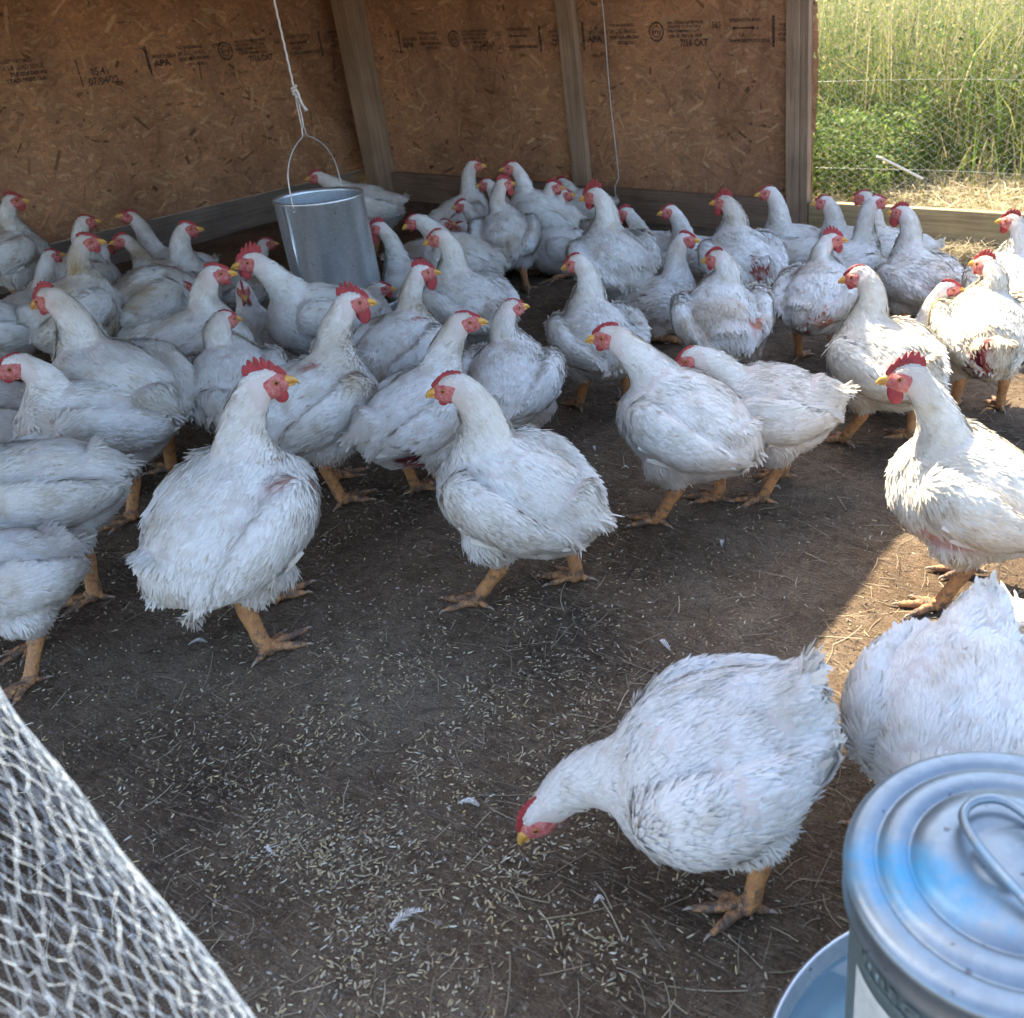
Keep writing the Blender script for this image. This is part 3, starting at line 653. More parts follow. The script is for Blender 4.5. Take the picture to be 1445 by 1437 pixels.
# ------------------------------------------------------------------ drinker with lid (near right)
def drinker():
    LZ = .35; c = (-.0552, .5438); R = .1271
    t = empty('poultry_drinker', (c[0], c[1], 0)); tag(t, 'round galvanised drinker with blue stained lid at the lower right', 'drinker')
    mb = MB(); prof = [(.0, LZ+.012), (.030, LZ+.012), (.034, LZ+.0105), (.036, LZ+.0118), (.058, LZ+.0105), (.0745, LZ+.0092), (.0760, LZ+.0060), (.079, LZ+.0056), (.0812, LZ+.0088),
            (.099, LZ+.0072), (.1008, LZ+.0040), (.104, LZ+.0036), (.1062, LZ+.0067), (.119, LZ+.0055), (.1235, LZ+.004), (R, LZ+.0), (R+.0005, LZ-.003), (R-.001, LZ-.006), (R-.0015, LZ-.024), (R+.0003, LZ-.026), (R-.0015, LZ-.028), (R-.003, LZ-.03)]
    lathe(mb, prof, M['lid'], 96); ld = mb.build('lid', parent=t)
    # flattened oval bail handle lying on the lid
    a0 = math.radians(-36)
    def hp(u, v, z): return (u*math.cos(a0)-v*math.sin(a0)+.018, u*math.sin(a0)+v*math.cos(a0)-.008, LZ+z)
    ring = [hp(.075*math.cos(x)*(1 if abs(math.cos(x)) < .8 else 1.0), .030*math.sin(x), .020+.004*math.cos(x)) for x in np.linspace(0, 2*PI, 33)]
    g = gz(1348, 1150, LZ+.02); 
    ring = catmull([hp(u, v, z) for u, v, z in ((.06, -.024, .016), (.02, -.027, .019), (-.03, -.027, .021), (-.062, -.020, .022), (-.072, 0, .022), (-.062, .020, .022), (-.03, .027, .021), (.02, .027, .019), (.06, .024, .016), (.085, .012, .013), (.09, 0, .012), (.085, -.012, .013), (.06, -.024, .016))], 5)
    mb = MB(); mb.tube(ring, .0040, M['lid'], n=10, cap=False); mb.build('handle', parent=ld)
    mb = MB(); lathe(mb, [(R-.004, LZ-.024), (R-.0042, LZ-.034), (R-.0075, LZ-.038), (R-.0075, .055)], M['drum'], 96)
    # embossed lettering on the shoulder
    rr = R-.0070
    def wrap(txt, size, z0, ang0, mb, depth=.0013):
        V, F = text_geo(txt, size, 1.15, .0008)
        a = ang0+V[:, 0]/rr
        W = np.c_[(rr+depth)*np.cos(a), (rr+depth)*np.sin(a), z0+V[:, 1]]; mb.add(W, F, M['drum'])
    for k in range(-2, 2):
        wrap('LITTLE GIANT', .014, LZ-.052, math.radians(222+k*72), mb); wrap('MILLER MFG. CO. INC.', .006, LZ-.060, math.radians(224+k*72), mb)
    mb.build('drum', parent=t)
    mb = MB(); a_ = np.linspace(math.radians(219), math.radians(285), 24); V = [((R-.0068)*math.cos(a), (R-.0068)*math.sin(a), z) for z in (.12, LZ-.075) for a in a_]
    mb.add(V, [(i, i+1, 25+i, 24+i) for i in range(23)], M['label']); mb.build('paper_label', parent=t)
    mb = MB(); lathe(mb, [(.0, .012), (.165, .012), (.178, .018), (.188, .058), (.1915, .062), (.195, .058), (.184, .012), (.17, .004), (0, .004)], M['galv'], 96); pn = mb.build('water_pan', parent=t)
    mb = MB(); lathe(mb, [(R-.006, .040), (.184, .040)], M['water'], 96); mb.build('water', parent=pn)
m_, n_, l_, b_ = new_mat('water'); b_.inputs['Base Color'].default_value = (.25, .42, .5, 1); b_.inputs['Roughness'].default_value = .03; b_.inputs['Transmission Weight'].default_value = .6; b_.inputs['IOR'].default_value = 1.33; M['water'] = m_
drinker()

# ------------------------------------------------------------------ rolled-back netting, near left
def netting():
    A, B = np.array([0., 965]), np.array([350., 1437]); d = (B-A)/np.linalg.norm(B-A); pr = np.array([-d[1], d[0]])
    D = .50; R = .115; off = R*F_PX/D+78
    P0 = at_depth(*(A+pr*(off-45)-d*330), D*1.12); P1 = at_depth(*(B+pr*off+d*260), D*.92)
    ax = P1-P0; L = np.linalg.norm(ax); ax /= L; e1 = np.cross(ax, CM[2]); e1 /= np.linalg.norm(e1); e2 = np.cross(ax, e1)
    def fn(u, v):
        th = v/R; wob = 1+.010*math.sin(u*23+th*2)+.008*math.sin(u*51+th*5)-.28*(abs(v)/(R*2.6))**2
        return P0+ax*u+(e1*math.cos(th)+e2*math.sin(th))*R*wob+np.array([mnoise.noise(Vector((u*20, v*20, k))) for k in (1., 5., 9.)])*.0022
    mb = MB(); hexmesh(mb, lambda u, v: fn(u*1.1, v*.34), 0, L/1.1, -R*2.5/.34, R*2.5/.34, .022, .00025, M['net'], 3, .14, 3)
    tag(mb.build('wire_netting_roll'), 'rolled-back chicken wire netting close up at the lower left corner', 'netting')
netting()

# ------------------------------------------------------------------ hens
GROUP = 'white broiler hens in the pen'
def rot2(a): c, s = math.cos(a), math.sin(a); return np.array([[c, -s, 0], [s, c, 0], [0, 0, 1.]])
def rotY(a): c, s = math.cos(a), math.sin(a); return np.array([[c, 0, s], [0, 1, 0], [-s, 0, c]])
def unit(v): return v/(np.linalg.norm(v, axis=-1, keepdims=True)+1e-12)
def remeshed(V, F, voxel):
    me = bpy.data.meshes.new('tmp'); me.from_pydata(V.tolist(), [], F); o = bpy.data.objects.new('tmp', me); COL.objects.link(o)
    m = o.modifiers.new('r', 'REMESH'); m.mode = 'VOXEL'; m.voxel_size = voxel; m.use_smooth_shade = True
    s = o.modifiers.new('s', 'SMOOTH'); s.factor = .5; s.iterations = 5
    dg = bpy.context.evaluated_depsgraph_get(); e = o.evaluated_get(dg); em = e.to_mesh()
    nv = len(em.vertices); v = np.empty(nv*3, np.float32); em.vertices.foreach_get('co', v)
    nn = np.empty(nv*3, np.float32); em.vertices.foreach_get('normal', nn)
    nl = len(em.loops); li = np.empty(nl, np.int32); em.loops.foreach_get('vertex_index', li); ok = nl == len(em.polygons)*4
    if ok: Q = li.reshape(-1, 4)
    else: Q = np.array([list(p.vertices)[:4] if len(p.vertices) >= 4 else list(p.vertices)+[p.vertices[2]] for p in em.polygons])
    e.to_mesh_clear(); bpy.data.objects.remove(o, do_unlink=True); bpy.data.meshes.remove(me)
    return v.reshape(-1, 3).astype(float), nn.reshape(-1, 3).astype(float), Q
def build_hen(name, seed, head=(.155, 0, .405), turn=0, hp=0, pitch=0, dz=0, sit=False, nf=6000, comb=.5, wattle=.5, tail=10, fat=1.0, stride=.0, legs=True,
              patches=(), dirt=.25, ruffle=.5, wingdrop=0, voxel=.0075, cream=0.0, neckfat=1.0, toe=(0, 0), spread=.058, tailn=22, earwhite=.0, combshape=0):
    r = np.random.default_rng(seed); dz = dz-(.088 if sit else 0); nf = int(nf*1.7); dirt = min(1.0, dirt*1.35+.08); cream = cream+r.uniform(.02, .16); fat = fat*r.uniform(.93, 1.04); neckfat = neckfat*r.uniform(.90, 1.06)
    pitch = pitch+(9 if not sit and pitch >= 0 else 0); pa = math.radians(pitch); Rp = rotY(-pa); piv = np.array([-.0, 0, .19])
    KX = .74
    def B(p): p = np.asarray(p, float)*np.array([KX, 1, 1]); return (p-piv)@Rp.T+piv+np.array([0, 0, dz])
    Hc = np.array(head, float); ty = math.radians(turn); tp = math.radians(hp)
    Rh = rot2(ty)@rotY(-tp)          # head frame
    hf = Rh[:, 0]; hu = Rh[:, 2]
    mb = MB(); sk = []   # skeleton samples: pos, dir, radius, class
    def S(p, d, rad, c): sk.append((*p, *unit(np.array(d, float)), rad, c))
    # trunk
    st = np.array([(-.205, .225, .018, .018), (-.175, .218, .050, .046), (-.13, .210, .080, .075), (-.07, .205, .100, .094), (0, .206, .110, .101), (.055, .212, .110, .101), (.105, .222, .097, .092), (.145, .234, .072, .074), (.175, .244, .035, .040)])
    c = catmull(st, 3); pitch_ = pitch; P = B(np.c_[c[:, 0], 0*c[:, 0], c[:, 1]]); mb.tube(P, np.c_[c[:, 2]*fat, c[:, 3]*(.5+.5*fat)], n=18)
    # orientation check of the section axes: first axis must be lateral
    for q, cc in zip(P[::3], c[::3]):
        S(q+Rp@np.array([0, 0, .06]), Rp@np.array([-1, 0, -.10]), .07, 0); S(q-Rp@np.array([0, 0, .04]), Rp@np.array([-.55, 0, -.55]), .07, 0)
        S(q-np.array([0, 0, .10]), np.array([-.35, 0, -1]), .06, 3)
    # neck
    nb = B((.075, 0, .225)); up = max(0, min(1, (Hc[2]-nb[2])/.16))
    p1 = nb+Rp@np.array([.075-.042*up, 0, .012+.058*up]); back = -hf*(.045+.03*(1-up))+np.array([0, 0, -.055])*up+hu*.012*(1-up)
    p3 = Hc-hf*.010-hu*.004; p2 = p3+back*1.15
    t = np.linspace(0, 1, 15)[:, None]; NP = (1-t)**3*nb+3*(1-t)**2*t*p1+3*(1-t)*t*t*p2+t**3*p3; t = t[:, 0]
    ln = np.linalg.norm(np.diff(NP, axis=0), axis=1).sum()
    rn = np.interp(t, [0, .2, .4, .6, .8, 1], [.082, .067, .048, .037, .0315, .026])*neckfat*(1 if ln < .3 else .95)
    mb.tube(NP, rn, n=14)
    for i in range(1, 15): S(NP[i], NP[i-1]-NP[i], rn[i]*.9, 1 if i > 3 else 0)
    # skull
    mb.ell(Hc+Rh@np.array([-.004, 0, .002]), (.033, .0175, .0225), Rh, nu=14, nv=10); S(Hc+Rh@np.array([-.012, 0, .008]), -hf-.5*hu, .02, 2); S(Hc+Rh@np.array([.012, 0, .010]), -hf-.1*hu, .02, 2)
    # tail wedge
    ta = math.radians(tail); td = Rp@np.array([-math.cos(ta), 0, math.sin(ta)]); tb = B((-.135, 0, .238))
    TP = np.array([tb+td*k for k in (0, .02, .038, .055, .07)]); mb.tube(TP, np.array([(.060, .050), (.052, .038), (.042, .026), (.032, .015), (.018, .008)]), n=12)
    for q in TP: S(q, td, .05, 4)
    # thighs
    hocks = []; feet = []
    for s, k in ((1, stride), (-1, -stride)):
        hip = B((-.005+k*.4, s*.055*fat, .165)); hk = np.array([-.022+k*.75, s*spread*fat, .098+abs(k)*.05]) if not sit else np.array([-.05, s*.07, .05])
        TT = np.array([hip+(hk-hip)*u for u in (0, .3, .6, .85, 1.0)]); mb.tube(TT, np.array([.058, .060, .046, .030, .020])*(.6+.4*fat), n=12)
        for q in TT[1:]: S(q+np.array([0, s*.01, 0]), (-.12, 0, -1), .045, 3)
        hocks.append(hk); feet.append(np.array([hk[0]+.030+k*.55, s*(spread+.004)*fat, 0.0]))
    # wings: flattened pads, lower edge proud of the flank
    for s in (1, -1):
        W0 = [(.120, .084, .236, .022, .030), (.08, .102, .232, .028, .046), (.02, .115, .228, .027, .052), (-.05, .111, .219, .026, .047), (-.11, .094, .210, .020, .038), (-.16, .066, .200, .010, .026), (-.195, .048, .198, .005, .012)]
        W0 = catmull(np.array(W0), 3); Pw = B(np.c_[W0[:, 0], s*W0[:, 1]*(.25+.75*fat), W0[:, 2]-wingdrop*(.12-W0[:, 0])*.4]); mb.tube(Pw, W0[:, 3:5], n=12)
        for q in Pw[::3]: S(q+np.array([0, s*.02, 0]), Rp@np.array([-1, -s*.18, -.16-wingdrop]), .045, 5)
    V0 = np.concatenate(mb.v)
    V, Nn, Q = remeshed(V0, mb.f, voxel)
    sk = np.array(sk)
    def field_(P):
        D = np.linalg.norm(P[:, None]-sk[None, :, :3], axis=2)/sk[None, :, 6]; w_ = 1/(D+.05)**5
        fl = (w_[:, :, None]*sk[None, :, 3:6]).sum(1); cls = sk[np.argmin(D, 1), 7].astype(int)
        return unit(fl), cls
    # surface undulation: clumps of feathers
    ns = np.array([mnoise.noise(Vector(((p[0]+seed)*19, p[1]*19, p[2]*19)))+.5*mnoise.noise(Vector((p[0]*60+seed, p[1]*60, p[2]*60))) for p in V])
    hd = np.linalg.norm(V-Hc, axis=1); V = V+Nn*(ns*.0058*np.clip((hd-.04)/.1, 0, 1))[:, None]
    low = V[:, 2] < .012; V[low, 2] = .012
    # tint of the base
    white = np.array([.80, .755, .70]); skin = np.array([.70, .50, .44])
    def tint(P, n_=None):
        """body colouring: dirt, cream tones (also sun warmth on the sunlit hens) and bare red patches, attached to the bird"""
        k = len(P); C = np.tile(np.array([.90, .885, .85]), (k, 1))
        f = np.array([mnoise.noise(Vector((p[0]*9+seed*3.1, p[1]*9, p[2]*9))) for p in P]); g = np.array([mnoise.noise(Vector((p[0]*31+seed, p[1]*31, p[2]*31+7))) for p in P])
        dm = np.clip((f+.1)*1.6, 0, 1)*dirt+np.clip((g-.18)*3, 0, 1)*dirt*.55
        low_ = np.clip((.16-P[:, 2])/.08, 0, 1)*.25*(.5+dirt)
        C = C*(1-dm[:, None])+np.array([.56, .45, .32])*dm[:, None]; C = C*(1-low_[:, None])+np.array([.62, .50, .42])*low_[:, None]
        if cream: C = C*(1-cream)+np.array([.80, .72, .52])*cream  # creamy plumage; the sunlit hens get extra as painted sun warmth
        # yellowish stain under the tail
        q = np.exp(-(np.linalg.norm(P-B((-.205, 0, .20)), axis=1)/.05)**2)*.45; C = C*(1-q[:, None])+np.array([.50, .40, .24])*q[:, None]
        return C
    pm = []
    for (px, py, pz, pr, pc) in patches: pm.append((B((px, py, pz)), np.array(pr, float)*1.15, np.array(pc, float)))
    def patch_w(P):
        w_ = np.zeros(len(P)); C = np.zeros((len(P), 3))
        for c_, pr, pc in pm:
            e = np.array([mnoise.noise(Vector((p[0]*38+seed, p[1]*38, p[2]*38))) for p in P])
            dd = np.linalg.norm((P-c_)/np.array(pr if np.ndim(pr) else (pr, pr, pr)), axis=1)+e*.7; m_ = np.clip((1.15-dd)*3, 0, 1); w_ = np.maximum(w_, m_); C = np.where((m_ > .01)[:, None], pc, C)
        return w_, C
    Cb = tint(V)*.5+white*.5; Cb = Cb*.75+skin*.25
    if pm:
        w_, C = patch_w(V); Cb = Cb*(1-w_[:, None])+C*w_[:, None]
    # ---- feathers
    a, b, c_, d = (V[Q[:, i]] for i in range(4)); ar = .5*np.linalg.norm(np.cross(c_-a, d-b), axis=1)
    pick = r.choice(len(Q), nf*2, p=ar/ar.sum()); uu, vv = r.random((2, nf*2, 1))
    Pf = (a[pick]*(1-uu)+b[pick]*uu)*(1-vv)+(d[pick]*(1-uu)+c_[pick]*uu)*vv
    na, nb_, nc, nd = (Nn[Q[:, i]] for i in range(4)); Nf = unit((na[pick]*(1-uu)+nb_[pick]*uu)*(1-vv)+(nd[pick]*(1-uu)+nc[pick]*uu)*vv)
    fl, cls = field_(Pf); X = (Pf-Hc)@Rh
    face = (X[:, 0] > -.024) & (X[:, 2] < .012-.08*X[:, 0]) & (X[:, 2] > -.032) & (X[:, 0] < .045) | ((X[:, 0] > .020) & (X[:, 2] > -.03) & (np.abs(X[:, 1]) < .02) & (np.abs(X[:, 2]) < .03))
    keep = ~face & (Pf[:, 2] > .014)
    dens = np.array([.85, 1.0, 1.0, .75, .8, .8])[cls]; keep &= r.random(len(Pf)) < dens
    if pm:
        w_, _ = patch_w(Pf); keep &= r.random(len(Pf)) > w_*.94
    Pf, Nf, fl, cls, X = Pf[keep][:nf], Nf[keep][:nf], fl[keep][:nf], cls[keep][:nf], X[keep][:nf]; k = len(Pf)
    dn = (9000/nf)**.5
    Lf = max(.8, min(1.25, dn**.6))*np.array([.025, .018, .009, .024, .026, .032])[cls]*r.uniform(.65, 1.3, k); Wf = np.array([.0032, .0019, .0013, .0017, .0028, .0044])[cls]*r.uniform(.6, 1.35, k)*max(.75, dn)
    lift = np.abs(np.array([.006, .008, .008, .10, .05, .008])[cls]+r.normal(0, [.014, .010, .012, .12, .07, .014], (k, 6))[np.arange(k), cls])
    ruf = np.array([mnoise.noise(Vector((p[0]*15+seed*2, p[1]*15, p[2]*15+3))) for p in Pf]); lift += np.clip(ruf-.25, 0, 1)*ruffle*1.3*(cls != 1)*(cls != 2)*r.random(k)
    dirn = fl-Nf*np.sum(fl*Nf, 1)[:, None]; dirn = unit(dirn); side = np.cross(Nf, dirn)
    jit = r.normal(0, np.array([.15, .07, .12, .28, .18, .09])[cls])+ruf*.4*(cls != 1); dirn = unit(dirn*np.cos(jit)[:, None]+side*np.sin(jit)[:, None]); side = np.cross(Nf, dirn)
    root = Pf-Nf*.0008; us = (0, .35, .72, 1.0); wsx = (.55, 1, .9, .12); curl = r.normal(-.03, .05, k)*np.where((cls == 3) | (cls == 4), 2, 1); bendx = r.normal(0, .12, k)
    rows = []
    for u, wv in zip(us, wsx):
        cpt = root+dirn*(Lf*u)[:, None]+Nf*(Lf*(lift*u+curl*u*u))[:, None]+Nf*.0015*(u > 0)+side*(Lf*bendx*u*u)[:, None]
        tw = Nf*(Wf*wv*r.normal(0, .10, k))[:, None]
        rows += [cpt-side*(Wf*wv)[:, None]-tw, cpt+side*(Wf*wv)[:, None]+tw]
    FV = np.stack(rows, 1)        # k,8,3
    zlo = FV[:, :, 2].min(1) < .006; FV[:, :, 2] = np.maximum(FV[:, :, 2], .006)
    Cf = tint(Pf)*r.normal(1, .028, k).clip(.9, 1.08)[:, None]; old = r.random(k) < .010*(.5+dirt); Cf[old] = Cf[old]*np.array([.74, .66, .55])
    if pm:
        w_, C = patch_w(Pf); w2 = w_*.5; Cf = Cf*(1-w2[:, None])+C*w2[:, None]
    FC = np.repeat(Cf[:, None], 8, 1); FC[:, 6:] *= .96
    FN = unit(np.repeat(Nf[:, None], 8, 1)+side[:, None]*np.tile([-.35, .35], 4)[None, :, None]+r.normal(0, .06, (k, 1, 3))); FN[:, :, 0] += 0
    # ---- big feathers: wing primaries and tail fan
    big = []; bigC = []
    def plume(p0, dir_, nrm, L_, W_, col, curve=.05):
        dir_ = unit(np.array(dir_, float)); nrm = unit(nrm-dir_*np.dot(nrm, dir_)); sd_ = np.cross(nrm, dir_); rr_ = []
        for u, wv in ((0, .45), (.25, .9), (.55, 1), (.85, .8), (1.0, .18)):
            c0 = p0+dir_*L_*u-nrm*L_*curve*u*u; rr_.append(c0-sd_*W_*wv); rr_.append(c0+nrm*W_*.22*wv); rr_.append(c0+sd_*W_*wv)
        big.append((np.array(rr_), nrm)); bigC.append(np.array(col)*r.uniform(.88, 1.04))
    for s in (1, -1):
        for j in range(9):
            u = j/8; q = B((.03-.13*u, s*(.118-.035*u)*(.25+.75*fat), .176+.020*u-wingdrop*.03)); q = q+np.array([0, s*.008, 0])
            plume(q, Rp@np.array([-1, -s*(.32-.05*u), -.05+.10*u-wingdrop*.7]), np.array([0, s, .25]), .060+.015*r.random(), .0060, (.82, .77, .66), .02)
        for j in range(8):
            u = j/7; q = B((.06-.13*u, s*(.122-.03*u)*(.25+.75*fat), .196+.016*u)); q = q+np.array([0, s*.008, 0])
            plume(q, Rp@np.array([-1, -s*(.28-.03*u), -.10+.06*u-wingdrop*.4]), np.array([0, s, .35]), .040+.012*r.random(), .0055, (.85, .82, .76), .03)
    for j in range(tailn):
        an = (j/(max(1, tailn-1))-.5)*1.0+r.normal(0, .12); el_ = ta+r.normal(0, .22)
        dv = Rp@np.array([-math.cos(el_)*math.cos(an), math.sin(an)*.75, math.sin(el_)-abs(an)*.25]); plume(tb+td*.045+Rp@np.array([0, .020*an, .008]), dv, Rp@np.array([math.sin(ta), math.sin(an)*.8, math.cos(ta)]), r.uniform(.022, .050), .0042, (.80, .75, .66), .05*r.normal(0, 1))
    hm = MB()
    # ---- face, beak, comb, wattles, eyes
    def Hd(p): return np.asarray(p, float)@Rh.T+Hc
    fv, ff = [], []
    tmp = MB(); tmp.ell((.003, 0, -.006), (.0365, .0205, .0215), nu=22, nv=14); fv = tmp.v[0]
    fv[:, 2] += np.clip(-fv[:, 0]-.005, 0, 1)*.10; fv[:, 1] *= 1-.55*np.clip((fv[:, 0]-.012)/.03, 0, 1)
    fv += np.array([[0, mnoise.noise(Vector((p[0]*300, p[1]*200+seed, p[2]*300)))*.0008, 0] for p in fv]); hm.add(Hd(fv), tmp.f, M['face'])
    bk = np.array([(.028, 0, -.002), (.036, 0, -.0018), (.044, 0, -.0040), (.050, 0, -.0082), (.0525, 0, -.0125)]); hm.add(*_t(Hd(bk), np.array([(.0085, .0085), (.0072, .0070), (.0050, .0050), (.0026, .0030), (.0006, .0006)]), 10), M['beak'])
    bk = np.array([(.027, 0, -.009), (.036, 0, -.0105), (.043, 0, -.0112), (.0475, 0, -.0115)]); hm.add(*_t(Hd(bk), np.array([(.0065, .0040), (.0052, .0032), (.0032, .0022), (.0008, .0006)]), 8), M['beak'])
    for s in (1, -1):
        hm.ell(Hd((.0125, s*.0168, .0015)), (.0052, .0032, .0050), Rh, M['iris'], nu=10, nv=8); hm.ell(Hd((.0130, s*.0188, .0017)), (.0026, .0016, .0026), Rh, M['pupil'], nu=8, nv=6)
        rg = [Hd((.0125+.0058*math.cos(x), s*(.0178-.0007*abs(math.cos(x))), .0015+.0050*math.sin(x))) for x in np.linspace(0, 2*PI, 13)]; hm.add(*tube_geo(rg, .0011, 5, False), M['face'])
        hm.ell(Hd((-.0200, s*.0185, -.0130)), (.0065, .0035, .0080), Rh, M['face'] if earwhite < .5 else M['feather'], (.85, .8, .74), nu=10, nv=8)
        if wattle > .05:
            wr = Rh@rotY(.25)@np.array([[1, 0, 0], [0, math.cos(.25*s), -math.sin(.25*s)], [0, math.sin(.25*s), math.cos(.25*s)]]); hm.ell(Hd((.021, s*.0080, -.018-.013*wattle)), (.0085+.007*wattle, .0030, .006+.016*wattle), wr, M['red'], nu=12, nv=10)
    nc_ = 44; ch = .002+.024*comb; x0, x1 = .036, -.022+.006*(1-comb); cv = []; spikes = 6
    for i in range(nc_+1):
        u = i/nc_; x = x0+(x1-x0)*u; bz = .010+.0135*math.sin(min(1, u*1.25)*PI*.5)
        sp = (abs(math.sin(u*spikes*PI))**.7)*(.65+.5*math.sin(u*PI)); h_ = ch*(math.sin(u*PI)**.55)*((.42+.58*sp) if comb > .3 else (.75+.25*sp)) if comb > .12 else ch*math.sin(u*PI)*(.9+.12*sp)
        wob = .0012*math.sin(u*9+seed); th = .0030*(.45+.55*math.sin(u*PI))
        xs_ = x-(.010*comb)*u
        for (zz, tt, dx_) in ((bz-.007, 1.5, 0), (bz+h_*.35, 1.0, 0), (bz+h_*.8, .65, -.2*h_), (bz+h_, .15, -.28*h_)):
            for s in (1, -1): cv.append((xs_+dx_, s*th*tt+wob*(zz-bz)/max(ch, .004), zz))
    cv = Hd(cv); cf = []
    for i in range(nc_):
        a_, b_2 = i*8, (i+1)*8
        for q in range(3): cf += [(a_+q*2, b_2+q*2, b_2+q*2+2, a_+q*2+2), (a_+q*2+1, a_+q*2+3, b_2+q*2+3, b_2+q*2+1)]
        cf.append((a_+6, b_2+6, b_2+7, a_+7))
    hm.add(cv, cf, M['red'])
    # ---- legs and feet
    if legs:
        for i, s in enumerate((1, -1)):
            hk, ft = hocks[i], feet[i]; ta_ = math.radians(toe[i])
            if sit: hk = np.array([-.03, s*.072, .030]); ft = np.array([.065, s*.085, 0])
            hipk = hk+np.array([.03, -s*.005, .05])
            sh = catmull([hipk, hk+np.array([.004, 0, .012]), hk+np.array([-.002, 0, -.006]), hk*.5+ft*.5+np.array([-.004, 0, .006]), ft+np.array([-.006, 0, .020]), ft+np.array([.004, 0, .011])], 4)
            rs = np.interp(np.linspace(0, 1, len(sh)), [0, .2, .36, .6, .82, 1], [.019, .0175, .0158, .0122, .0132, .0135]); hm.tube(sh, rs, M['leg'], n=10)
            for (ang, L_, r0) in ((s*34, .056, .0080), (0, .068, .0086), (-s*32, .050, .0075), (180-s*14, .028, .0068)):
                an = math.radians(ang)+ta_+r.normal(0, .06); dv = np.array([math.cos(an), math.sin(an), 0]); bz = .012 if ang < 90 else .014
                pts = [ft+np.array([0, 0, bz]), ft+dv*L_*.22+np.array([0, 0, bz-.001]), ft+dv*L_*.42+np.array([0, 0, bz-.0015+.001]), ft+dv*L_*.62+np.array([0, 0, .0080]), ft+dv*L_*.8+np.array([0, 0, .0074]), ft+dv*L_+np.array([0, 0, .0052])]
                pts = catmull(pts, 3); u = np.linspace(0, 1, len(pts)); rt = np.interp(u, [0, .2, .33, .45, .58, .70, .82, 1], [1.25, 1.02, .92, 1.05, .82, .90, .72, .5])*r0; hm.tube(pts, rt, M['leg'], n=8)
                e = pts[-1]; hm.tube([e-dv*.003, e+dv*.005+np.array([0, 0, .001]), e+dv*.010-np.array([0, 0, .002]), e+dv*.0135-np.array([0, 0, .0045])], [.0030, .0026, .0016, .0004], M['claw'], n=6)
    # ---- assemble one mesh
    HV = np.concatenate(hm.v); HC = np.concatenate(hm.c); nb0 = len(V); nfv = k*8; nbig = len(big)*15
    BV = np.concatenate([x[0] for x in big]); BN = np.concatenate([np.tile(x[1], (15, 1)) for x in big]); BC = np.repeat(np.array(bigC), 15, 0)
    BV[:, 2] = np.maximum(BV[:, 2], .008)
    allV = np.concatenate([V, FV.reshape(-1, 3), BV, HV])
    allC = np.concatenate([Cb, FC.reshape(-1, 3), BC, HC])
    fq = nb0+np.arange(k)[:, None]*8; Fq = np.concatenate([fq+np.array([2, 3, 1, 0]), fq+np.array([4, 5, 3, 2]), fq+np.array([6, 7, 5, 4])])
    bq = nb0+nfv+np.arange(len(big))[:, None]*15; Bq = np.concatenate([bq+np.array([3*i+j, 3*i+j+1, 3*i+j+4, 3*i+j+3]) for i in range(4) for j in range(2)])
    quads = np.concatenate([Q, Fq, Bq]); h0 = nb0+nfv+nbig
    lens = [4]*len(quads)+[len(f) for f in hm.f]; loops = np.concatenate([quads.ravel(), np.array([i+h0 for f in hm.f for i in f], dtype=np.int64)])
    lens = np.array(lens, dtype=np.int32); start = np.concatenate([[0], np.cumsum(lens)[:-1]]).astype(np.int32)
    me = bpy.data.meshes.new(name); me.vertices.add(len(allV)); me.vertices.foreach_set('co', allV.astype(np.float32).ravel())
    me.loops.add(len(loops)); me.loops.foreach_set('vertex_index', loops.astype(np.int32)); me.polygons.add(len(lens))
    me.polygons.foreach_set('loop_start', start); me.polygons.foreach_set('loop_total', lens)
    mats = [M['feather']]+[m for m in hm.mats if m is not M['feather']]; idx = {m: i for i, m in enumerate(mats)}
    mi = np.concatenate([np.zeros(len(quads), np.int32), np.array([idx[hm.mats[i]] for i in hm.m], np.int32)])
    for m in mats: me.materials.append(m)
    me.polygons.foreach_set('material_index', mi); me.polygons.foreach_set('use_smooth', np.ones(len(lens), bool)); me.update(calc_edges=True)
    at = me.color_attributes.new('tint', 'FLOAT_COLOR', 'POINT'); at.data.foreach_set('color', np.c_[allC, np.ones(len(allC))].astype(np.float32).ravel())
    vn = np.empty(len(allV)*3, np.float32); me.vertices.foreach_get('normal', vn); vn = vn.reshape(-1, 3)
    vn[nb0:nb0+nfv] = FN.reshape(-1, 3)
    me.normals_split_custom_set_from_vertices(vn.tolist())
    o = bpy.data.objects.new(name, me); COL.objects.link(o)
    return o
def _t(P, R_, n):
    """section axes (lateral, vertical) for head parts"""
    P = np.asarray(P); T = unit(np.gradient(P, axis=0)); return _tg(P, T, R_, n)
def _tg(P, T, R_, n):
    lat = None; V = []; up0 = None
    u = unit(np.cross(T[0], np.array([0, 0, 1.]))); W = []
    for i, (p, t_) in enumerate(zip(P, T)):
        u = unit(u-t_*np.dot(u, t_)); w_ = np.cross(t_, u)
        for a in np.arange(n)*2*PI/n: V.append(p+u*math.cos(a)*R_[i][0]+w_*math.sin(a)*R_[i][1])
    m = len(P); V += [P[0], P[-1]]; c0, c1 = m*n, m*n+1
    F = [(j*n+i, j*n+(i+1) % n, (j+1)*n+(i+1) % n, (j+1)*n+i) for j in range(m-1) for i in range(n)]+[(c0, (i+1) % n, i) for i in range(n)]+[(c1, (m-1)*n+i, (m-1)*n+(i+1) % n) for i in range(n)]
    return V, F

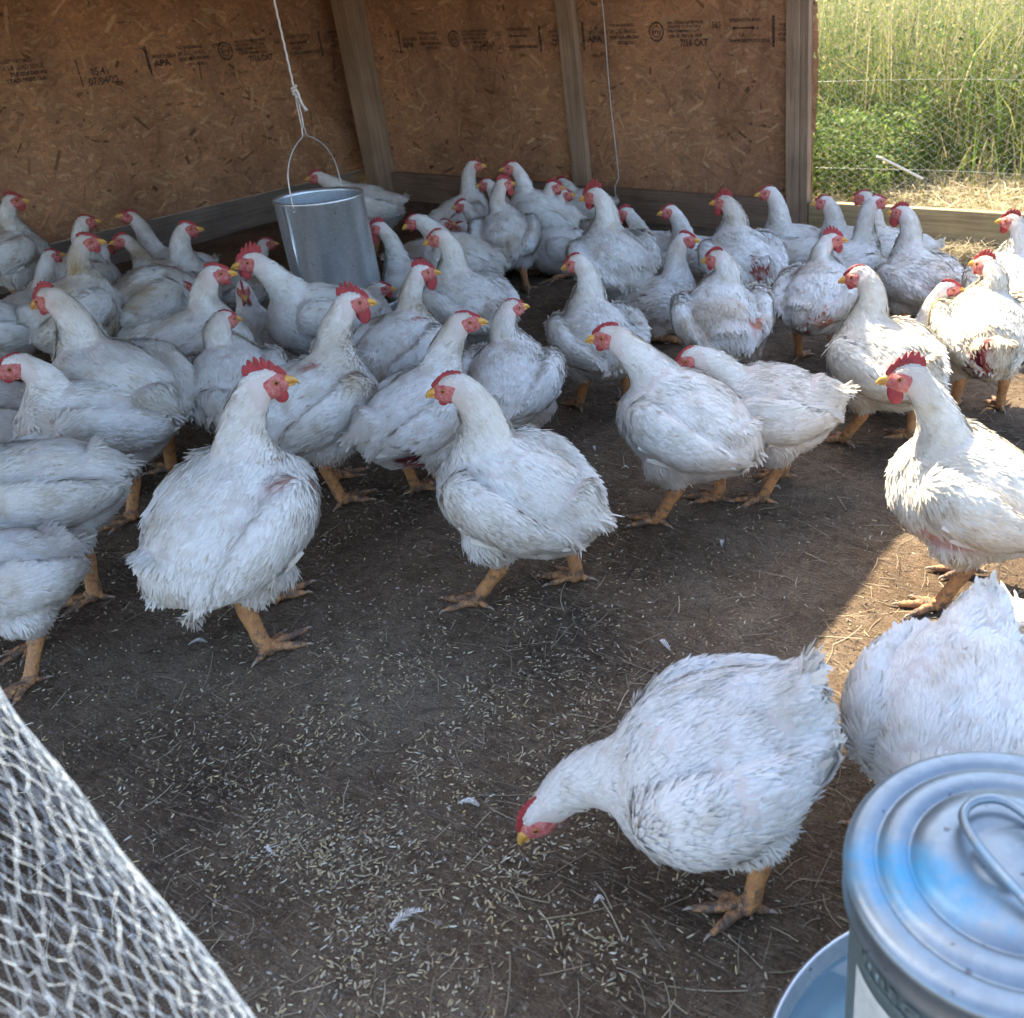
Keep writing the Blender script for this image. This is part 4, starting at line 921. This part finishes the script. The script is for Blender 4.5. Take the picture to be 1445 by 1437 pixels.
HENS = []
def hen(px, py, th, label, s=1.0, body=None, **kw):
    """px,py: pixel of the head (or of the trunk centre when body=True); th: heading, 0 right, 90 away, 180 left, 270 towards us"""
    HENS.append((px, py, th, label, s, body, kw))
def place_hens(only=None):
    for i, (px, py, th, label, s, body, kw) in enumerate(HENS):
        if only is not None and i not in only: continue
        kw = dict(kw); h = np.array(kw.get('head', (.155, 0, .405)), float)
        if kw.get('sit') and 'head' not in kw: h = np.array((.165, 0, .32)); kw['head'] = tuple(h)
        fwd = kw.pop('fwd', False); h = h*np.array([.60 if (h[2] > .355 and h[0] < .165 and not fwd) else .85, 1, 1]); kw['head'] = tuple(h)
        if body: h = np.array([-.02, 0, .20-(.088 if kw.get('sit') else 0)])
        def solve(s_):
            p = gz(px, py, h[2]*s_); wa = math.atan2(p[1], p[0])-PI/2+math.radians(th)
            b = p-rot2(wa)@(h*s_)*np.array([1, 1, 0]); b[2] = 0; return p, wa, b
        foot = kw.pop('foot', None)
        if foot is not None:      # size from where the feet stand
            lo, hi = .70, 1.35
            for _ in range(30):
                s = (lo+hi)/2; p, wa, b = solve(s); q = proj(b+rot2(wa)@np.array([.01, 0, 0]))
                if q[1] > foot[1]: hi = s
                else: lo = s
            print('FIT', i, label[:40], 's %.3f foot %s wanted %s' % (s, np.round(q), foot))
        s = min(1.18, max(.8, s if foot is not None or kw.pop('keep', False) else s*.93)); p, wa, base = solve(s); R = rot2(wa)
        if kw.get('nf') is None:
            d = np.linalg.norm(p-CAM); kw['nf'] = int(max(2600, min(9000, 9000*(1.9/d)**1.6)))
        d = np.linalg.norm(p-CAM); kw.setdefault('voxel', .006 if d < 1.6 else (.0075 if d < 2.6 else .009))
        o = build_hen('hen', 100+i, **kw); o.location = (base[0], base[1], gh(base[0], base[1])-.001); o.rotation_euler = (0, 0, wa); o.scale = (s, s, s)
        tag(o, label, 'hen', GROUP)
        print('HEN', i, 'base px', [round(x) for x in proj(base)], 'pos', base[:2].round(2), 'nf', kw['nf'])
RED = (.34, .09, .07); PINK = (.58, .34, .28); WOUND = (.10, .008, .015); BROWN = (.30, .16, .11)
UP = dict(head=(.15, 0, .405))
# --- foreground
hen(372, 541, 28, 'big white hen striding right with raised red comb, nearest at left of centre', 1.13, fwd=True, head=(.125, 0, .400), turn=-14, hp=-4, pitch=10, comb=.75, wattle=.35, stride=.035, tail=-42, dirt=.22, nf=14000, wingdrop=.25, patches=[(.09, -.10, .275, (.035, .02, .018), PINK), (.15, -.06, .20, (.016, .03, .03), BROWN)], foot=(375, 885))
hen(640, 547, 146, 'white hen walking left with small comb, alone in the middle of the bare floor', .98, head=(.135, .01, .41), turn=16, hp=-8, pitch=8, comb=.22, wattle=.08, stride=.055, tail=-12, dirt=.2, nf=13000, earwhite=0, ruffle=.5, foot=(712, 838))
hen(763, 1148, 168, 'white hen bending to peck grain in the foreground beside the drinker', .92, keep=True, head=(.275, -.01, .12), turn=16, hp=-42, pitch=-27, comb=.26, wattle=.05, stride=-.02, tail=27, dirt=.10, nf=17000, neckfat=.95)
hen(1358, 998, 262, 'white hen seen from its fluffy rump behind the drinker, head hidden', .92, keep=True, body=True, head=(.26, .03, .14), hp=-45, pitch=-18, comb=.2, wattle=.1, tail=25, tailn=12, dirt=.14, nf=16000, stride=-.02, toe=(0, -80))
hen(1530, 950, 330, 'white hen at the right edge, only tail feather tips in view', .95, body=True, head=(.2, 0, .2), hp=-40, tail=25, nf=4000)
# --- right (cream paints the sun's warm tone on the sunlit hens)
hen(1281, 531, 178, 'sunlit white hen with tall red comb at right edge, facing left', 1.02, head=(.135, 0, .415), fwd=True, turn=6, hp=-4, pitch=9, comb=.85, wattle=.7, stride=.02, tail=12, dirt=.22, nf=15000, cream=.25, patches=[(.02, .10, .165, (.07, .03, .02), PINK)], foot=(1375, 835))
hen(1391, 374, 102, 'sunlit white hen seen from behind with red comb and dark bare vent, at right edge', 1.02, head=(.12, 0, .36), turn=42, comb=.6, wattle=.1, tail=-55, dirt=.5, cream=.35, ruffle=.9, nf=9000, patches=[(-.16, .03, .20, (.05, .03, .06), (.32, .06, .05)), (-.165, .045, .165, (.04, .018, .05), WOUND)], foot=(1400, 578))
hen(1212, 388, 140, 'half sunlit white hen with cream back facing left, behind the tall combed hen', 1.03, head=(.14, 0, .405), turn=28, hp=-12, comb=.12, wattle=.12, stride=.04, tail=-20, dirt=.35, cream=.3, ruffle=.9, nf=9000, foot=(1232, 622))
hen(1338, 408, 18, 'white hen crouching behind the half sunlit hen, looking right', .9, head=(.155, 0, .335), turn=-10, comb=.25, wattle=.1, sit=True, dirt=.2)
# --- centre right
hen(861, 472, 150, 'white hen walking left with rounded rump and yellowish vent, neck stretched forward', 1.0, head=(.178, .01, .378), turn=16, hp=-3, pitch=6, comb=.2, wattle=.12, tail=-38, dirt=.3, nf=11000, stride=.03, fat=1.02, ruffle=.5, foot=(960, 722))
hen(975, 502, 172, 'white hen with lowered head and pointed tail, walking left beside the yellow vented hen', 1.0, head=(.215, .01, .335), turn=12, hp=-20, pitch=-3, comb=.1, wattle=.1, tail=4, dirt=.25, nf=10000, stride=.015, foot=(1078, 690))
hen(1012, 366, 98, 'white hen seen straight from behind with ruffled back, before the red patched hen', 1.0, head=(.10, .0, .365), turn=52, hp=-8, comb=.3, wattle=.2, tail=-60, dirt=.5, ruffle=1.0, sit=False, nf=8000, patches=[(-.12, -.07, .235, (.025, .03, .02), (.60, .25, .16))], foot=(1020, 555))
hen(1022, 283, 118, 'white hen with bare red skin patch on its rump and bright upright comb', 1.08, head=(.15, .01, .385), turn=40, comb=.75, wattle=.7, tail=-30, dirt=.3, ruffle=1.0, nf=8000, patches=[(-.155, .010, .215, (.05, .035, .055), RED)], foot=(1050, 455))
hen(1174, 337, 68, 'white hen seen from behind with orange bare streak, comb and head turned right', 1.0, head=(.12, -.01, .37), turn=-48, comb=.8, wattle=.6, tail=-58, dirt=.35, ruffle=.7, nf=8000, stride=-.01, patches=[(-.165, -.02, .175, (.03, .022, .055), (.62, .20, .10)), (-.14, -.065, .205, (.03, .03, .035), (.60, .22, .12))], foot=(1135, 507))
hen(813, 368, 112, 'white hen seen from behind with slim neck and small comb, looking left at centre', .98, head=(.13, .01, .41), turn=40, hp=-14, comb=.16, wattle=.05, tail=-55, dirt=.4, ruffle=.6, stride=.03, nf=8000, patches=[(-.155, .04, .21, (.02, .016, .03), (.25, .16, .12))], foot=(858, 572))
hen(838, 272, 112, 'large white hen seen from behind with tall comb, in front of the back stud', 1.1, head=(.14, .01, .40), turn=48, hp=-10, comb=.9, wattle=.5, tail=-52, dirt=.35, ruffle=.9, nf=8000, stride=.02, foot=(895, 460))
hen(967, 334, 352, 'small white hen squatting and facing right, between the two rear facing hens', .92, head=(.125, 0, .345), turn=-4, comb=.28, wattle=.25, sit=True, dirt=.4, nf=5000)
hen(945, 299, 196, 'white hen with pale comb near the back wall, facing left beside a tall combed hen', .92, sit=True, head=(.15, 0, .33), comb=.15, wattle=.1, nf=4200)
hen(882, 300, 165, 'white hen with a round red face low behind the tall combed hen', .95, sit=True, head=(.15, .02, .30), turn=22, comb=.45, wattle=.6, nf=4200)
hen(1084, 271, 192, 'white hen resting in front of the right post with neck raised, looking left', .98, sit=True, head=(.13, 0, .345), comb=.08, wattle=.1, nf=4600)
hen(1132, 372, 200, 'white hen with ruffled back feathers, head hidden behind the orange streaked hen', .9, body=True, sit=True, head=(.2, 0, .17), hp=-30, ruffle=1.0, nf=4500)
hen(1163, 286, 185, 'white hen beside the right post looking left, its ruffled tail to the right', .95, sit=True, head=(.13, 0, .315), comb=.1, wattle=.1, ruffle=.9, nf=4200)
hen(1218, 276, 178, 'white hen against the pale rail, red face half hidden, body stretching right', .98, sit=True, head=(.135, 0, .33), comb=.15, wattle=.1, nf=4200)
hen(1237, 284, 40, 'white hen by the pale rail with its slender neck up, looking right', .95, sit=True, head=(.135, 0, .345), turn=-28, comb=.1, wattle=.1, nf=4200)
hen(1272, 298, 128, 'white hen with dark red comb and wattles squatting in front of the pale rail', .98, sit=True, head=(.12, .01, .335), turn=42, comb=.5, wattle=.9, nf=4800, ruffle=.6, patches=[(-.14, .05, .20, (.04, .03, .04), PINK)], dirt=.35)
hen(1428, 311, 100, 'white hen with ruffled tail at the right edge, in front of the pale rail', .95, head=(.13, 0, .375), turn=62, comb=.6, wattle=.5, ruffle=1.0, tail=30, dz=-.03, nf=4600, patches=[(-.15, -.03, .19, (.035, .04, .04), RED)])
# --- back centre
hen(722, 236, 172, 'tall white hen standing left of the back stud, beak to the left', 1.06, head=(.150, 0, .405), comb=.15, wattle=.35, turn=8, stride=.02, tail=-8, nf=6500, dirt=.3, foot=(774, 378))
hen(711, 260, 82, 'white hen seen from behind with rounded grey rump, red comb turned right', 1.02, head=(.11, -.01, .40), turn=-58, comb=.6, wattle=.8, tail=-58, dirt=.45, nf=6500, stride=.03, foot=(722, 410))
hen(669, 233, 14, 'white hen with slender neck stretched up against the back wall, looking right', .98, head=(.135, 0, .385), turn=-6, comb=.04, wattle=.05, dz=-.04, legs=True, nf=4600)
hen(652, 291, 200, 'small dingy hen with reddish face crouching behind the grey rumped hen', .85, sit=True, comb=.4, wattle=.3, dirt=.8, nf=3600)
hen(781, 262, 350, 'white hen with bright comb peering right over the tall white hen', .95, sit=True, head=(.14, 0, .345), comb=.6, wattle=.3, nf=3600)
hen(797, 274, 345, 'hen with bare dark red face below the bright combed hen at the back', .88, sit=True, head=(.15, 0, .33), comb=.1, wattle=.3, dirt=.7, nf=3200)
hen(686, 258, 185, 'hen whose reddish face peeks out left of the grey rumped hen', .9, sit=True, head=(.13, 0, .34), comb=.2, wattle=.4, dirt=.6, nf=3200)
hen(627, 313, 10, 'low hen with dark face, second from the front in the huddle right of the feeder', .88, sit=True, head=(.14, 0, .27), comb=.1, wattle=.1, dirt=.5, nf=3200)
hen(648, 318, 185, 'low hen with pinkish head in the huddle behind the two necks', .85, sit=True, head=(.14, 0, .25), comb=.3, wattle=.2, dirt=.7, nf=3200)
hen(585, 313, 165, 'white hen with dark bruised face bending over right of the feeder', .98, head=(.17, .01, .33), turn=14, hp=-18, dz=-.03, comb=.06, wattle=.1, nf=5200, tail=-20, dirt=.4)
hen(533, 319, 152, 'white hen with large red wattles close against the right side of the feeder', .98, sit=True, head=(.14, .01, .335), turn=24, comb=.6, wattle=.9, nf=5200, tail=10, ruffle=.6)
hen(619, 336, 126, 'white hen with smooth long neck facing away left, right of the feeder', 1.0, head=(.13, .01, .405), turn=34, hp=-14, comb=.06, wattle=.05, nf=6500, tail=-35)
hen(832, 296, 165, 'white hen hidden behind the tall combed hen, only chest and side showing', .88, body=True, sit=True, head=(.14, 0, .26), nf=3600)
hen(795, 352, 200, 'white hen lying behind the legs of the tall white hen', .88, body=True, sit=True, head=(.2, 0, .16), hp=-30, nf=3600)
hen(447, 248, 178, 'hen behind the feeder, red head left and fluffy tail right of it', 1.0, head=(.21, 0, .36), comb=.4, wattle=.2, tail=18, ruffle=1.0, nf=3600)
# --- centre left
hen(596, 384, 38, 'white hen with red comb and round wattles looking right, right of the feeder', 1.03, fwd=True, head=(.14, 0, .405), turn=-30, hp=-2, comb=.75, wattle=.95, tail=-20, dirt=.5, nf=9000, patches=[(.10, -.06, .30, (.03, .02, .015), (.45, .2, .14))], foot=(560, 590))
hen(655, 453, 24, 'white hen facing right with dark hole in its plumage above the legs', 1.0, fwd=True, head=(.165, 0, .395), turn=-28, comb=.05, wattle=.05, tail=-6, dirt=.35, nf=10000, stride=-.02, patches=[(-.10, -.10, .150, (.032, .05, .050), WOUND), (-.10, -.08, .115, (.04, .04, .03), RED)], ruffle=.6, foot=(598, 700))
hen(722, 436, 66, 'white hen seen from behind with a plain smooth neck, beside the dark holed hen', .98, head=(.12, 0, .385), turn=-38, hp=0, comb=.04, wattle=.05, tail=-50, dirt=.3, nf=9500, foot=(725, 640))
hen(496, 424, 28, 'white hen with bright comb, wattles and yellow beak facing right, in front of the feeder', 1.08, fwd=True, head=(.155, 0, .405), turn=-20, hp=-4, comb=.85, wattle=.8, tail=-5, dirt=.4, nf=11000, stride=.02, patches=[(.0, -.08, .115, (.06, .04, .018), (.55, .35, .30)), (.02, -.02, .31, (.02, .02, .01), (.5, .25, .2))], foot=(457, 692))
hen(354, 368, 196, 'white hen with tall serrated comb facing left, just left of the feeder', 1.06, head=(.165, 0, .395), turn=-4, comb=1.0, wattle=.6, tail=0, dirt=.12, nf=9000)
hen(303, 387, 12, 'white hen facing right with pointed tail, left of the tall serrated comb', 1.06, head=(.16, 0, .385), turn=-8, comb=.2, wattle=.15, tail=2, dirt=.4, nf=9000)
hen(375, 342, 10, 'small hen with dull red head looking right, against the left side of the feeder', .85, sit=True, head=(.15, 0, .30), comb=.25, wattle=.1, dirt=.6, nf=3200)
hen(318, 452, 72, 'white hen facing away with a dark red wound on its back, left crowd', .96, head=(.14, 0, .36), turn=-35, hp=-10, comb=.05, wattle=.05, tail=-25, dirt=.35, ruffle=.7, nf=8000, patches=[(-.09, -.085, .225, (.055, .035, .045), WOUND)])
hen(343, 408, 268, 'white hen facing the camera in shadow behind the tall serrated comb', .92, sit=True, head=(.13, 0, .325), hp=-25, comb=.2, wattle=.9, dirt=.35, nf=4000)
hen(264, 324, 8, 'white hen in the left crowd looking right below the light slit, body stretched left', 1.0, head=(.15, 0, .365), turn=-12, comb=.3, wattle=.15, tail=35, dz=-.05, dirt=.4, nf=5500)
hen(184, 305, 158, 'white hen with raised neck by the left wall, turned away beneath the light slit', .95, sit=True, head=(.13, 0, .355), turn=30, hp=22, comb=.35, wattle=.2, dirt=.5, nf=4000)
hen(173, 338, 176, 'dingy brownish hen facing left in the shade of the left wall', .92, sit=True, head=(.14, 0, .315), comb=.3, wattle=.3, dirt=1.0, cream=.1, nf=4500)
hen(120, 311, 18, 'white hen near the left wall looking right, behind the dirty breasted hen', .98, sit=False, dz=-.04, head=(.15, 0, .375), comb=.12, wattle=.1, dirt=.5, nf=4600)
hen(120, 338, 12, 'white hen with grey dirty breast facing right in the left crowd', 1.05, head=(.15, 0, .40), turn=-14, comb=.25, wattle=.3, dirt=.7, tail=0, nf=7500)
hen(72, 360, 20, 'white hen with low head between the left edge and the dirty breasted hen', .92, sit=True, comb=.15, wattle=.2, dirt=.4, nf=4200)
hen(19, 284, 8, 'white hen with red comb upright by the left wall at the left edge', 1.02, head=(.14, 0, .40), turn=-18, comb=.6, wattle=.5, dirt=.6, nf=5200)
hen(149, 349, 30, 'hen with dull red face squeezed behind the dirty breasted hen', .88, sit=True, head=(.14, 0, .30), comb=.2, wattle=.2, dirt=.6, nf=3400)
hen(257, 404, 10, 'small hen with pale head low behind the pointed tailed hen', .85, sit=True, head=(.15, 0, .27), comb=.2, wattle=.1, dirt=.4, nf=3600)
hen(70, 422, 118, 'large white hen facing away at left with red comb above its smooth neck', 1.06, head=(.15, .01, .400), turn=18, hp=-12, comb=.45, wattle=.1, tail=-40, dirt=.3, nf=12000, fat=1.02, foot=(175, 685))
hen(20, 513, 186, 'white hen at the left edge in profile facing left, behind the large turned hen', 1.05, head=(.16, 0, .372), hp=-6, comb=.05, wattle=.1, dirt=.3, nf=8000)
hen(-10, 470, 178, 'white hen at the left edge with grey ruffled rump above the profiled hen', .98, body=True, head=(.17, 0, .38), dirt=.4, nf=6500)
hen(-10, 592, 176, 'white hen at the left edge with blood spots on its wing', 1.0, body=True, head=(.2, 0, .3), dirt=.5, nf=8000, ruffle=.8, patches=[(-.02, .10, .15, (.06, .02, .02), (.28, .08, .09))])
hen(70, 695, 168, 'white hen cropped by the left edge with its tail to the right, facing left', 1.08, body=True, head=(.23, 0, .25), hp=-30, pitch=-5, tail=-22, dirt=.3, nf=12000, stride=-.03, foot=(112, 832))
hen(14, 818, 200, 'nearest white hen at the left edge, one orange foot pointing right', 0.81, body=True, head=(.22, 0, .28), hp=-20, tail=-10, dirt=.25, nf=12000, stride=.03,keep=True)
hen(200, 425, 10, 'grey shaded white hen in the middle of the left crowd, head hidden', 1.0, body=True, head=(.2, 0, .22), hp=-20, dirt=.55, nf=5000)
hen(540, 409, 350, 'hen with dull red wattled head at the foot of the feeder, mostly hidden', .85, sit=True, head=(.15, 0, .22), comb=.2, wattle=.4, dirt=.6, nf=3000)
place_hens(ONLY)

# --- loose feathers on the floor
def loose_feather(px, py, L_, ang, label):
    g = gz(px, py); mb = MB(); a = np.array([math.cos(ang), math.sin(ang), 0]); s = np.array([-a[1], a[0], 0]); r = np.random.default_rng(int(px))
    sp = [a*L_*(u-.5)+np.array([0, 0, .003+.006*math.sin(u*3)])+s*L_*.08*math.sin(u*3) for u in np.linspace(0, 1, 14)]
    mb.tube(sp, np.linspace(.0006, .0002, 14), M['feather'], (.8, .78, .72), n=5)
    for i in range(2, 14):
        for sg in (1, -1):
            for q in range(3):
                ln = L_*.20*math.sin(PI*min(1, (i+1)/15)**.8)*r.uniform(.6, 1.1)+.002; d = unit(a*.8+s*sg*r.uniform(.5, 1.1)+np.array([0, 0, r.uniform(-.1, .5)])); p = sp[i]-a*L_*.02*q
                mb.add([p, p+d*ln*.5+a*.0006, p+d*ln, p+d*ln*.5-a*.0008], [(0, 1, 2, 3)], M['feather'], (.84, .82, .78))
    o = mb.build('loose_feather'); o.location = (g[0], g[1], gh(g[0], g[1])); tag(o, label, 'feather', 'loose white feathers on the floor')
for f in ((572, 1302, .045, 1.2, 'curled grey white feather on the grain near the bottom of the floor'),
          (280, 912, .030, .6, 'small white feather on the floor under the big striding hen'),
          (940, 912, .032, 2.6, 'white feather on bare soil above the pecking hen'),
          (660, 1135, .030, .3, 'thin white feather lying on the grain left of the pecking head'),
          (845, 1275, .012, .9, 'tiny round white fluff below the breast of the pecking hen'),
          (840, 635, .018, 2.2, 'white fluff on the floor behind the lone middle hen'),
          (882, 662, .016, .4, 'white fluff left of the yellow vented hen feet'),
          (745, 422, .014, .2, 'small white fluff by the foot of the grey rumped hen'),
          (1020, 770, .020, 1.9, 'white fluff in front of the yellow vented hen'),
          (380, 1198, .016, 2.9, 'white fluff among the grain at lower left'),
          (1095, 690, .020, .1, 'pale fluff at the foot of the pointed tailed hen'),
          (355, 880, .018, 1.4, 'pale feather behind the raised foot of the big striding hen')):
    loose_feather(*f)
# --- twigs and stems
for px, py, L_, an, lb in ((820, 1290, .10, .75, 'thin dry twig on the grain left of the pecking hen foot'), (1222, 770, .055, 1.9, 'pale straw stem lying on the soil below the half sunlit hen'), (1085, 540+180, .05, .9, 'short straw stem by the pointed tailed hen'), (250, 1310, .06, .1, 'thin curved stem on dark soil at lower left')):
    g = gz(px, py); mb = MB(); pts = catmull([(L_*(u-.5)*math.cos(an)+.004*math.sin(u*7), L_*(u-.5)*math.sin(an)+.004*math.cos(u*5), .004+.003*math.sin(u*6)) for u in (0, .3, .6, 1)], 4)
    mb.tube(pts, np.linspace(.0014, .0008, len(pts)), M['litter'], (.28, .21, .13), n=5); o = mb.build('twig'); o.location = (g[0], g[1], gh(g[0], g[1])); tag(o, lb, 'twig', 'twigs and stems on the floor')
